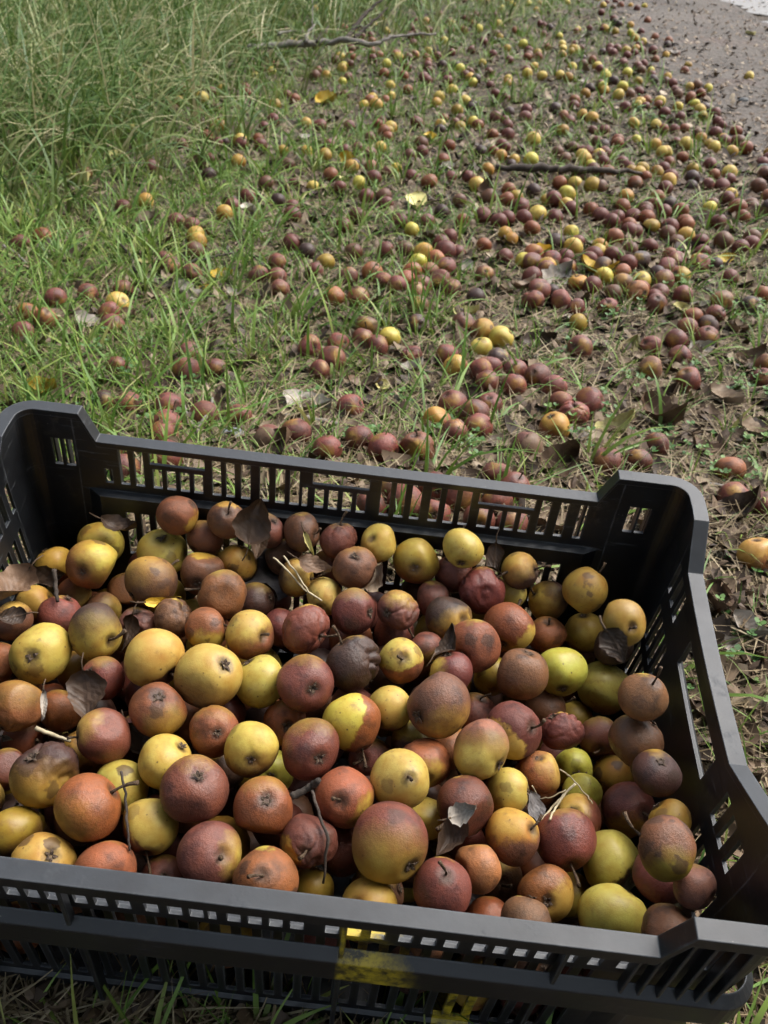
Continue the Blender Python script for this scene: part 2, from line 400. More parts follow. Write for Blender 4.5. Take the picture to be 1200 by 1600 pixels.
Qd = np.stack([ii, ii+1, ii+1+nx, ii+nx], 1)
ground = np_mesh('ground', V, Qd, np.zeros((0, 3), int), M_SOIL)
tag(ground, kind='structure')

# path along the upper right, a sheet that lies on the ground with a ragged verge
pedge = [(1290, 330), (1200, 262), (1135, 205), (1080, 150), (1040, 105), (1000, 62), (965, 28), (925, -15), (880, -60), (800, -120), (700, -170)]
pw = [at(x, y)[:2] for x, y in pedge]
far = pw[-1]+(pw[-1]-pw[-2])*3.0
pw.append(far)
def path_side(x, y):
    """> 0 on the path: signed distance to the verge (right of the polyline)"""
    best = np.full(np.shape(x), 1e9); sg = np.full(np.shape(x), -1.0)
    for a, b2 in zip(pw[:-1], pw[1:]):
        d = b2-a; L2 = d@d
        t = np.clip(((x-a[0])*d[0]+(y-a[1])*d[1])/L2, 0, 1)
        dx = x-(a[0]+t*d[0]); dy = y-(a[1]+t*d[1]); dist = np.hypot(dx, dy)
        s = np.where(d[0]*dy-d[1]*dx < 0, 1.0, -1.0)
        up = dist < best-1e-9
        sg = np.where(up, s, sg); best = np.where(up, dist, best)
    return sg*best
def strip_sheet(name, f0, f1, mat, lift, seed):
    """sheet between two offsets to the verge"""
    r2 = np.random.default_rng(seed); V = []; F = []
    pts = []
    for a, b2 in zip(pw[:-1], pw[1:]):
        n = max(2, int(np.linalg.norm(b2-a)/.06)); n = min(n, 60)
        for i in range(n): pts.append(a+(b2-a)*i/n)
    pts = np.array(pts)
    tn = np.gradient(pts, axis=0); tn /= np.linalg.norm(tn, axis=1)[:, None]
    for _ in range(12): tn[1:-1] = (tn[:-2]+tn[1:-1]+tn[2:])/3
    nr = np.stack([tn[:, 1], -tn[:, 0]], 1); nr /= np.linalg.norm(nr, axis=1)[:, None]
    K = 14; ph = r2.uniform(0, 6, 4)
    for i, (p, n) in enumerate(zip(pts, nr)):
        j = .05*math.sin(i*.37+ph[0])+.03*math.sin(i*.91+ph[1])+r2.normal(0, .03)
        for q in range(K):
            d = f0+j+(f1-f0-j)*q/(K-1)
            x, y = p+n*d
            V.append((x, y, float(gz(x, y))+lift+(0.004*r2.random() if 0 < q else -.004)))
    for i in range(len(pts)-1):
        for q in range(K-1): F.append((i*K+q, i*K+q+1, (i+1)*K+q+1, (i+1)*K+q))
    return mesh_obj(name, V, F, mat, smooth=True)
tag(strip_sheet('path', 0.0, .86, M_PATH, .006, 3), kind='structure')
tag(strip_sheet('road', .88, 6.0, M_ROAD, .012, 5), kind='structure')

# ------------------------------------------------------------------ the crate
crate = bpy.data.objects.new('plastic_crate', None); col.objects.link(crate)
mc = Matrix.Identity(4); oc = c2w([0, 0, 0])
for i in range(3):
    for j in range(3): mc[i][j] = R_CW[i][j]
    mc[i][3] = oc[i]
crate.matrix_world = mc
crate.empty_display_size = .05
tag(crate, 'black plastic harvest crate with slotted sides, heaped with overripe pears', 'crate')
CA, CB, CR = .30, .20, .026
Z_UP = .0285
def wall_inset(z, s=None):
    plain = .0088+max(0.0, -z-.02)*.075
    if s is None or s[0] not in ('front', 'back') or z > -.0536: return plain
    t = float(np.clip((.2345-abs(s[1]+.004))/.012, 0, 1))    # the long walls step inwards below the ledge
    return plain*(1-t)+(.0190+(-.0535-z)*.045)*t
def peri(side, u, d):
    """outer perimeter point moved inwards by d. side 'front','back','left','right': u runs along it; 'xy' corners: u is an angle"""
    if side in ('front', 'back'):
        s = -1 if side == 'front' else 1
        return np.array([u, s*(CB-d)])
    if side in ('left', 'right'):
        s = -1 if side == 'left' else 1
        bow = .0055*max(0.0, 1-(u/.16)**2)
        return np.array([s*(CA-d-bow), u])
    sx, sy = side
    r = max(CR-d, .002); e = max(CR, d+.002)
    return np.array([sx*(CA-e+r*math.cos(u)), sy*(CB-e+r*math.sin(u))])
def ztop_long(x):
    ax = abs(x+.004)
    return float(np.interp(ax, [.2215, .2335], [0, Z_UP]))
def ztop_short(y):
    return float(np.interp(y, [-.128, -.066, .112, .146], [Z_UP, 0, 0, Z_UP]))
TH = .003
def shell(name, stations, zl, holes, ztop):
    """panel as a grid of cells with real openings. stations: list of (side,u,key); key is compared with the holes' range"""
    V = []; idx = {}
    nu, nz = len(stations), len(zl)
    def vid(i, j, inner):
        kx = (i, j, inner)
        if kx not in idx:
            side, u, key = stations[i]
            z = zl[j] if j < nz-1 else ztop(stations[i])-.0025
            if j == nz-2: z = min(z, ztop(stations[i])-.004)
            p = peri(side, u, wall_inset(zl[j], stations[i])+(TH if inner else 0))
            idx[kx] = len(V); V.append((p[0], p[1], z))
        return idx[kx]
    solid = np.ones((nu-1, nz-1), bool)
    for i in range(nu-1):
        ka = (stations[i][2]+stations[i+1][2])/2
        for j in range(nz-1):
            zc = (zl[j]+zl[j+1])/2
            for (k0, k1, z0, z1) in holes:
                if k0 < ka < k1 and z0 < zc < z1: solid[i, j] = False; break
    F = []
    for i in range(nu-1):
        for j in range(nz-1):
            if not solid[i, j]: continue
            for inner in (0, 1):
                q = [vid(i, j, inner), vid(i+1, j, inner), vid(i+1, j+1, inner), vid(i, j+1, inner)]
                F.append(tuple(q if not inner else q[::-1]))
            for (di, dj, e) in ((-1, 0, ((i, j), (i, j+1))), (1, 0, ((i+1, j+1), (i+1, j))), (0, -1, ((i+1, j), (i, j))), (0, 1, ((i, j+1), (i+1, j+1)))):
                a, b2 = i+di, j+dj
                if 0 <= a < nu-1 and 0 <= b2 < nz-1 and solid[a, b2]: continue
                (i0, j0), (i1, j1) = e
                F.append((vid(i0, j0, 0), vid(i0, j0, 1), vid(i1, j1, 1), vid(i1, j1, 0)))
    return V, F
def finish(name, V, F, bevel=.0009, segs=2, slot_round=None):
    o = mesh_obj(name, V, F, M_PLASTIC, crate)
    bm = bmesh.new(); bm.from_mesh(o.data)
    bmesh.ops.remove_doubles(bm, verts=bm.verts, dist=1e-6)
    bmesh.ops.recalc_face_normals(bm, faces=bm.faces)
    if slot_round is not None:
        ax = slot_round; es = []
        for e in bm.edges:
            d = (e.verts[0].co-e.verts[1].co)
            if abs(d[ax]) > .8*d.length and d.length < .008 and len(e.link_faces) == 2 and abs(e.calc_face_angle(0)) > 1.2: es.append(e)
        if es: bmesh.ops.bevel(bm, geom=es, offset=.0014, segments=2, affect='EDGES', profile=.5, clamp_overlap=True)
    bm.to_mesh(o.data); bm.free()
    if bevel:
        md = o.modifiers.new('edge', 'BEVEL'); md.width = bevel; md.segments = segs; md.limit_method = 'ANGLE'; md.angle_limit = math.radians(38)
    return o
def breaks(vals, lo, hi, step):
    s = sorted(set([round(v, 5) for v in vals if lo <= v <= hi]+[lo, hi]))
    out = [s[0]]
    for v in s[1:]:
        if v-out[-1] < 2e-4: continue
        n = int((v-out[-1])/step)
        for q in range(n): out.append(out[-1]+(v-out[-1])/(n+1-q))
        out.append(v)
    return out
# slots of the long sides, as counted on the back wall
full = [(-.2073, -.199), (-.1937, -.1857), (-.1238, -.1158), (-.1113, -.1035), (-.0978, -.0893), (-.0808, -.0725), (-.0667, -.0582), (-.0537, -.0452),
        (.0282, .0366), (.0416, .050), (.056, .0645), (.0728, .081), (.0865, .0952), (.1002, .1088), (.171, .1795), (.1875, .195)]
wins = [(-.1797, -.1303, 4), (-.0333, .0175, 4), (.1152, .1655, 4)]
holes_long = [(a, b2, -.0455, -.0055) for a, b2 in full]+[(.2049, .2125, -.0455, -.0055), (-.2215, -.2145, -.0455, -.030)]
for a, b2, n in wins:
    holes_long.append((a, b2, -.0195, -.0055))
    w = (b2-a)
    for q in range(n):
        c0 = a+w*(q+.5)/n; holes_long.append((c0-.0041, c0+.0041, -.0455, -.0245))
holes_long.append((-.0425, -.0375, -.0455, -.0245))
lowx = [-.2035+.01365*i for i in range(31)]
for x0 in lowx:
    if x0+.0077 > .2105: continue
    holes_long.append((x0, x0+.0077, -.123, -.0715)); holes_long.append((x0, x0+.0077, -.198, -.132))
zl_long = [-.222, -.198, -.165, -.132, -.123, -.0975, -.0715, -.0555, -.0535, -.0455, -.030, -.0245, -.0195, -.0055, -.003]
for side in ('front', 'back'):
    us = [h[0] for h in holes_long]+[h[1] for h in holes_long]+[.2175, -.2255, .2295, -.2375]
    us = breaks(us, -.2445, .2365, .03)
    st = [(side, u, u) for u in us]
    V, F = shell('wall', st, zl_long, holes_long, lambda s: ztop_long(s[1]))
    finish('front_wall' if side == 'front' else 'back_wall', V, F, slot_round=1)
holes_short = [(-.050, .056, -.047, -.020)]
for y0 in (-.083, -.100, -.117, .100, .117, .134): holes_short.append((y0-.0045, y0+.0045, -.044, -.014))
for y0 in (-.080, -.095, -.110, -.125, .085, .100, .115, .130): holes_short.append((y0-.0038, y0+.0038, -.102, -.0625)); holes_short.append((y0-.0038, y0+.0038, -.155, -.113))
zl_short = [-.222, -.198, -.155, -.113, -.102, -.082, -.0625, -.0555, -.0535, -.047, -.044, -.020, -.014, -.006, -.003]
for side in ('left', 'right'):
    us = breaks([h[0] for h in holes_short]+[h[1] for h in holes_short]+[-.128, -.066, .112], -.1375, .1375, .022)
    V, F = shell('wall', [(side, u, u) for u in us], zl_short, holes_short, lambda s: ztop_short(s[1]))
    finish('side_wall', V, F, slot_round=0)
# four rounded corner posts between the walls
for sx in (-1, 1):
    for sy in (-1, 1):
        ls = 'front' if sy < 0 else 'back'; ss = 'left' if sx < 0 else 'right'
        x_in = -.2445 if sx < 0 else .2365
        xs = breaks([.247, .2555, .2615, .27], abs(x_in), CA-CR, .02)
        xs = [v for v in xs if v <= CA-CR+1e-6]
        st = [(ls, sx*v, v) for v in xs]
        st += [((sx, sy), math.pi/2*(1-q/7.0), .5+q*.01) for q in range(1, 7)]
        ys = breaks([], .1375, CB-CR, .02)[::-1]
        st += [(ss, sy*v, 1+v) for v in ys]
        hl = [(.247, .2555, -.031, -.002)] if True else []
        if abs(x_in) < .24 or True: hl.append((.2575 if abs(x_in) < .24 else .2585, .266, -.031, -.002))
        hl += [(1.150, 1.1585, -.044, -.014)]
        xs2 = sorted(set([round(v, 5) for v in xs]+[.247, .2555, hl[1][0], .266]))
        xs2 = [v for v in xs2 if abs(x_in)-1e-6 <= v <= CA-CR+1e-6]
        st = [(ls, sx*v, v) for v in xs2]+[s for s in st if not isinstance(s[0], str) or s[0] == ss]
        zl = [-.222, -.16, -.10, -.0555, -.0535, -.044, -.031, -.014, -.002, .012, .024]
        def zt(s): return Z_UP if not isinstance(s[0], str) else (ztop_long(s[1]) if s[0] in ('front', 'back') else ztop_short(s[1]))
        V, F = shell('post', st, zl, hl, zt)
        finish('corner_post', V, F, slot_round=None)
# a loop of stations right round the crate, for the rim and the flange
def loop_stations():
    L = []
    fx = breaks([-.2375, -.2255, .2175, .2295], -(CA-CR), CA-CR, .02)
    sy = breaks([-.128, -.066, .112, .146], -(CB-CR), CB-CR, .02)
    for u in fx: L.append(('front', u))
    for q in range(1, 8): L.append(((1, -1), math.pi/2*(1-q/8.0)))
    for u in sy: L.append(('right', u))
    for q in range(1, 8): L.append(((1, 1), math.pi/2*q/8.0))
    for u in fx[::-1]: L.append(('back', u))
    for q in range(1, 8): L.append(((-1, 1), math.pi/2*(1-q/8.0)))
    for u in sy[::-1]: L.append(('left', u))
    for q in range(1, 8): L.append(((-1, -1), math.pi/2*q/8.0))
    return L
LOOP = loop_stations()
def zt_loop(s): return Z_UP if not isinstance(s[0], str) else (ztop_long(s[1]) if s[0] in ('front', 'back') else ztop_short(s[1]))
def sweep(name, prof, z_of, bevel):
    V = []; F = []; n = len(prof); m_ = len(LOOP)
    for s in LOOP:
        zt = z_of(s)
        for d, dz in prof:
            p = peri(s[0], s[1], d); V.append((p[0], p[1], zt+dz))
    for i in range(m_):
        i2 = (i+1) % m_
        for k in range(n):
            k2 = (k+1) % n
            F.append((i*n+k, i2*n+k, i2*n+k2, i*n+k2))
    return finish(name, V, F, bevel, 2)
sweep('rim', [(0.0, 0.0), (.0128, 0.0), (.0128, -.0062), (.0122, -.0062), (.0030, -.0035), (.0026, -.0105), (0.0, -.0105)], zt_loop, .0011)
sweep('flange', [(.0085, -.0575), (.0012, -.0655), (.0006, -.0890), (.0030, -.0890), (.0036, -.0685), (.0090, -.0610)], lambda s: 0.0, .0008)
sweep('foot_band', [(.0262, -.206), (.0232, -.209), (.0232, -.2235), (.0300, -.2235), (.0300, -.206)], lambda s: 0.0, .0008)
# upright ribs outside: fins under the raised corners, a few full-height ribs
def fin(name, side, u, z0, z1, d_out, d_in, w=.0022, zt=None):
    V = []
    for z in (z0, z1):
        for uu in (u-w/2, u+w/2):
            for dd in (d_out if z == z1 else min(d_out+.0, d_in), d_in):
                p = peri(side, uu, dd); V.append((p[0], p[1], z))
    F = [(0, 1, 3, 2), (4, 6, 7, 5), (0, 4, 5, 1), (2, 3, 7, 6), (0, 2, 6, 4), (1, 5, 7, 3)]
    return finish(name, V, F, .0005, 1)
for side in ('front', 'back'):
    for u in (.2105, .2215, .2335, .2455, .2570, .2665, -.218, -.2295, -.2415, -.2535, -.2650):
        fin('rib', side, u, -.0605, ztop_long(u)-.0045, .0018, .0090)
    for u in (.0395, -.1270, -.2105, .1690):
        fin('rib', side, u, -.060, -.0045, .0022, .0092, .003)
        fin('rib', side, u, -.2065, -.0885, .0105, .0200, .0035)
for side in ('left', 'right'):
    for u in (-.155, -.125, -.066, .070, .125, .155):
        fin('rib', side, u, -.0605, ztop_short(u)-.0045, .0018, .0090)
# floor of the crate: a plate with a grid of openings
V = []; F = []
bx = np.linspace(-.268, .268, 34); by = np.linspace(-.168, .168, 22)
bs = {}
def bv(i, j, t):
    if (i, j, t) not in bs: bs[(i, j, t)] = len(V); V.append((bx[i], by[j], -.2195+t*.003))
    return bs[(i, j, t)]
solid = np.array([[not (i % 2 == 1 and j % 2 == 1) for j in range(21)] for i in range(33)])
for i in range(33):
    for j in range(21):
        if not solid[i, j]: continue
        F.append((bv(i, j, 1), bv(i+1, j, 1), bv(i+1, j+1, 1), bv(i, j+1, 1))); F.append((bv(i, j+1, 0), bv(i+1, j+1, 0), bv(i+1, j, 0), bv(i, j, 0)))
        for di, dj, a, b2 in ((-1, 0, (i, j+1), (i, j)), (1, 0, (i+1, j), (i+1, j+1)), (0, -1, (i, j), (i+1, j)), (0, 1, (i+1, j+1), (i, j+1))):
            p, q = i+di, j+dj
            if 0 <= p < 33 and 0 <= q < 21 and solid[p, q]: continue
            F.append((bv(*a, 0), bv(*b2, 0), bv(*b2, 1), bv(*a, 1)))
finish('base', V, F, 0)

# ------------------------------------------------------------------ pears: shapes
def vnoise(P, seed, scale):
    """cheap smooth noise: a sum of random plane waves"""
    r = np.random.default_rng(seed); o = np.zeros(len(P))
    for _ in range(7):
        d = r.normal(size=3); d /= np.linalg.norm(d)
        o += np.sin(P@d*scale*r.uniform(.7, 1.4)+r.uniform(0, 6.28))
    return o/3.2
def pear_mesh(name, seed, tall, taper, wrinkle=0.0, dent=0.0, nu=40, nv=26, lumps=.045):
    r = np.random.default_rng(seed)
    th = np.linspace(0, math.pi, nv+1)[1:-1]; ph = np.linspace(0, 2*math.pi, nu, endpoint=False)
    T, Ph = np.meshgrid(th, ph, indexing='ij')
    rho = np.sin(T); z = np.cos(T)
    up = np.clip(z, 0, 1)
    rho = rho*(1-taper*up**1.5)
    zz = z*tall
    zz = zz+taper*.35*up**2
    zz = zz-.17*np.exp(-(np.sin(T)/.24)**2)*(z > 0)*(1-taper*1.6)
    zz = zz+.13*np.exp(-(np.sin(T)/.27)**2)*(z < 0)
    P = np.stack([(rho*np.cos(Ph)).ravel(), (rho*np.sin(Ph)).ravel(), zz.ravel()], 1)
    top = np.array([[0, 0, (tall+taper*.35-.17*(1-taper*1.6))]]); bot = np.array([[0, 0, -tall+.13]])
    P = np.concatenate([P, top, bot])
    nrm = P/np.linalg.norm(P, axis=1)[:, None]
    P = P+nrm*(lumps*vnoise(nrm, seed+1, 2.2)+.35*lumps*vnoise(nrm, seed+11, 5.0))[:, None]
    sq = r.normal(size=3); sq[2] *= .4; sq /= np.linalg.norm(sq)            # lopsided: one cheek flatter than the other
    h_ = P@sq; P = P-sq[None]*(np.clip(h_-r.uniform(.62, .8), 0, None)*r.uniform(.35, .75))[:, None]
    P = P+sq[None]*(.07*r.normal()*P[:, 2:3])
    if dent:
        for _ in range(2):
            d = r.normal(size=3); d /= np.linalg.norm(d)
            P -= nrm*(dent*np.exp(-((1-nrm@d)/.16)))[:, None]
    if wrinkle:
        w = vnoise((nrm+.30*np.stack([vnoise(nrm, seed+3, 4), vnoise(nrm, seed+4, 4), vnoise(nrm, seed+5, 4)], 1))*np.array([1, 1, .38]), seed+6, 6.5)
        w2 = vnoise(nrm, seed+9, 11)
        patch = np.clip(.55+1.1*vnoise(nrm, seed+8, 1.6), 0, 1)
        P -= nrm*(wrinkle*.45*np.clip(vnoise(nrm, seed+21, 1.7), 0, None))[:, None]
        P -= nrm*(wrinkle*patch*(np.exp(-(w/.20)**2)*.62+.22*np.exp(-(w2/.25)**2)))[:, None]
    n2 = nv-1; V = P; Q = []; Tt = []
    for i in range(n2-1):
        for k2 in range(nu):
            a = i*nu+k2; b2 = i*nu+(k2+1) % nu
            Q.append((a, a+nu, b2+nu, b2))
    it, ib = len(P)-2, len(P)-1
    for k2 in range(nu):
        Tt.append((it, k2, (k2+1) % nu)); Tt.append((ib, (n2-1)*nu+(k2+1) % nu, (n2-1)*nu+k2))
    o = np_mesh(name, V, np.array(Q), np.array(Tt), M_PEAR)
    me = o.data; bpy.data.objects.remove(o)
    return me, float(top[0, 2]), float(bot[0, 2])
SHAPES = []
for i, (tall, tp, wr, dn) in enumerate([(.95, 0, 0, .03), (.90, .05, 0, .05), (.98, .10, 0, .07), (.88, 0, 0, .10), (1.02, .16, 0, .03), (.94, .03, 0, .06), (.99, .24, 0, .04), (.95, .06, .05, .12), (.91, .02, .04, .08), (1.0, .12, .06, .05), (.86, .0, 0, .06), (.97, .08, .03, .09)]):
    SHAPES.append(pear_mesh('pear', 100+i*17, tall, tp, wr, dn))
WRINKLED = [pear_mesh('pear', 300+i*13, t, tp, w, .10, 64, 42, .06) for i, (t, tp, w) in enumerate([(.93, .04, .16), (.95, .1, .20), (.9, 0, .15), (.96, .06, .24)])]
# stalks (unit pear) and calyx crowns
STEMS = []
for i, (L, bend) in enumerate([(.85, .25), (.65, .5), (1.05, .15), (.75, -.3), (.5, .1), (.9, .6)]):
    pts = []; rad = []
    for q in range(7):
        t = q/6; pts.append((bend*t*t*.7, .06*math.sin(3*t+i), L*t)); rad.append(.062-.02*math.sin(min(1, t*1.4)*math.pi)+(.018 if q == 6 else 0))
    V, F = tube(pts, rad, 7); me = bpy.data.meshes.new('stem'); me.from_pydata([tuple(v) for v in V], [], F); me.update(); me.materials.append(M_STEM)
    me.polygons.foreach_set('use_smooth', [True]*len(me.polygons)); STEMS.append((me, L))
CALYX = []
for i in range(4):
    r = np.random.default_rng(60+i); V = []; F = []
    n = 5; V.append((0, 0, .035))
    for q in range(12): V.append((.085*math.cos(q*math.pi/6), .085*math.sin(q*math.pi/6), -.015))
    for q in range(12): F.append((0, 1+q, 1+(q+1) % 12))
    for q in range(n):
        if i == 2 and q in (1, 3): continue
        a = 2*math.pi*q/n+r.normal(0, .12); L = r.uniform(.17, .30); lift = r.uniform(-.09, .02)
        d = np.array([math.cos(a), math.sin(a)]); e = np.array([-d[1], d[0]]); b0 = len(V)
        for (ra, w, z) in ((.05, .06, -.02), (.13, .055, -.075+lift*.3), (L, .006, -.03+lift)):
            for sg in (-1, 1): V.append((*(d*ra+e*w*sg), z))
        for (ra, w, z) in ((.05, .06, .0), (.13, .05, -.045+lift*.3)):
            for sg in (-1, 1): V.append((*(d*ra+e*w*sg), z))
        F += [(b0, b0+1, b0+3, b0+2), (b0+2, b0+3, b0+5, b0+4), (b0+6, b0+8, b0+9, b0+7), (b0+8, b0+4, b0+5, b0+9), (b0, b0+2, b0+8, b0+6), (b0+1, b0+7, b0+9, b0+3), (b0+2, b0+4, b0+8), (b0+3, b0+9, b0+5)]
    me = bpy.data.meshes.new('calyx'); me.from_pydata([tuple(map(float, v)) for v in V], [], F); me.update(); me.materials.append(M_CALYX); CALYX.append(me)

ROT = {'R': (.120, .038, .027), 'O': (.185, .066, .026), 'B': (.115, .055, .028), 'D': (.045, .023, .017), 'P': (.20, .085, .06), 'T': (.24, .11, .048)}
YEL = {'y': (.45, .335, .072), 'g': (.45, .40, .065), 'o': (.39, .25, .048), 'p': (.55, .43, .12), 'l': (.28, .19, .03)}
def view_dir(dx, dy, P):
    """unit-disc offset on the seen face of a pear at P (dx right, dy down) -> world direction"""
    rr = math.hypot(dx, dy)
    if rr > .999: dx, dy = dx/rr*.999, dy/rr*.999; rr = .999
    back = (CAM-P)/np.linalg.norm(CAM-P)
    rt = B_W[0]-back*(B_W[0]@back); rt /= np.linalg.norm(rt); up = np.cross(back, rt)
    return rt*dx-up*dy+back*math.sqrt(max(0, 1-rr*rr))
def frame_from_z(zax, spin):
    z = zax/np.linalg.norm(zax); a = np.array([1, 0, 0]) if abs(z[0]) < .8 else np.array([0, 1, 0])
    x = np.cross(a, z); x /= np.linalg.norm(x); y = np.cross(z, x)
    c, s = math.cos(spin), math.sin(spin)
    return np.stack([c*x+s*y, -s*x+c*y, z], 1)
NPEAR = 0
def add_pear(P, r, rot='R', ya=0.0, yd=(0, -1), yel='y', axis=None, wr=False, edge=.35, parts=True, r_=None, shape=None):
    """P world centre, r metres. axis ('s'|'c', dx, dy): stalk or calyx end at that place on the seen face"""
    global NPEAR
    r_ = r_ or random
    if axis is None:
        v = np.array([r_.gauss(0, 1), r_.gauss(0, 1), r_.gauss(0, 1)]); has = r_.random()
    else:
        v = view_dir(axis[1], axis[2], P)*(1 if axis[0] == 's' else -1); has = .0 if axis[0] == 's' else 1.0
    Rm = frame_from_z(v, r_.uniform(0, 6.28))
    lib = WRINKLED if wr else SHAPES
    me, zt, zb = lib[shape % len(lib)] if shape is not None else r_.choice(lib)
    o = bpy.data.objects.new('pear', me); col.objects.link(o)
    M = Matrix.Identity(4)
    for i in range(3):
        for j in range(3): M[i][j] = Rm[i][j]*r
        M[i][3] = P[i]
    o.matrix_world = M
    if .1 < ya < .8:
        q_ = math.hypot(*yd)+1e-6; yd = (yd[0]/q_*.93, yd[1]/q_*.93); ya = ya-.06
    sd_ = view_dir(yd[0], yd[1], P); loc = Rm.T@sd_
    j = lambda c, a: [max(0.0, x*(1+r_.uniform(-a, a))) for x in c]
    g = r_.uniform(.82, 1.2)
    o['seed'] = r_.random(); o['sound'] = float(ya); o['sound_side'] = [float(x) for x in loc]; o['edge'] = float(edge)
    o['rot_colour'] = [x*g for x in j(ROT[rot], .1)]; o['sound_colour'] = j(YEL[yel], .09)
    if parts:
        if has < .72:
            sm, L = r_.choice(STEMS); s = bpy.data.objects.new('stem', sm); col.objects.link(s); s.parent = o
            s.location = (0, 0, zt-.06); s.rotation_euler = (r_.uniform(-.25, .25), r_.uniform(-.25, .25), r_.uniform(0, 6.28)); sc = r_.uniform(.8, 1.1); s.scale = (sc, sc, sc)
        c = bpy.data.objects.new('calyx', r_.choice(CALYX)); col.objects.link(c); c.parent = o
        cs = r_.uniform(.65, 1.05); c.scale = (cs, cs, cs); c.location = (0, 0, zb-.0); c.rotation_euler = (r_.uniform(-.1, .1), r_.uniform(-.1, .1), r_.uniform(0, 6.28))
    NPEAR += 1
    return o

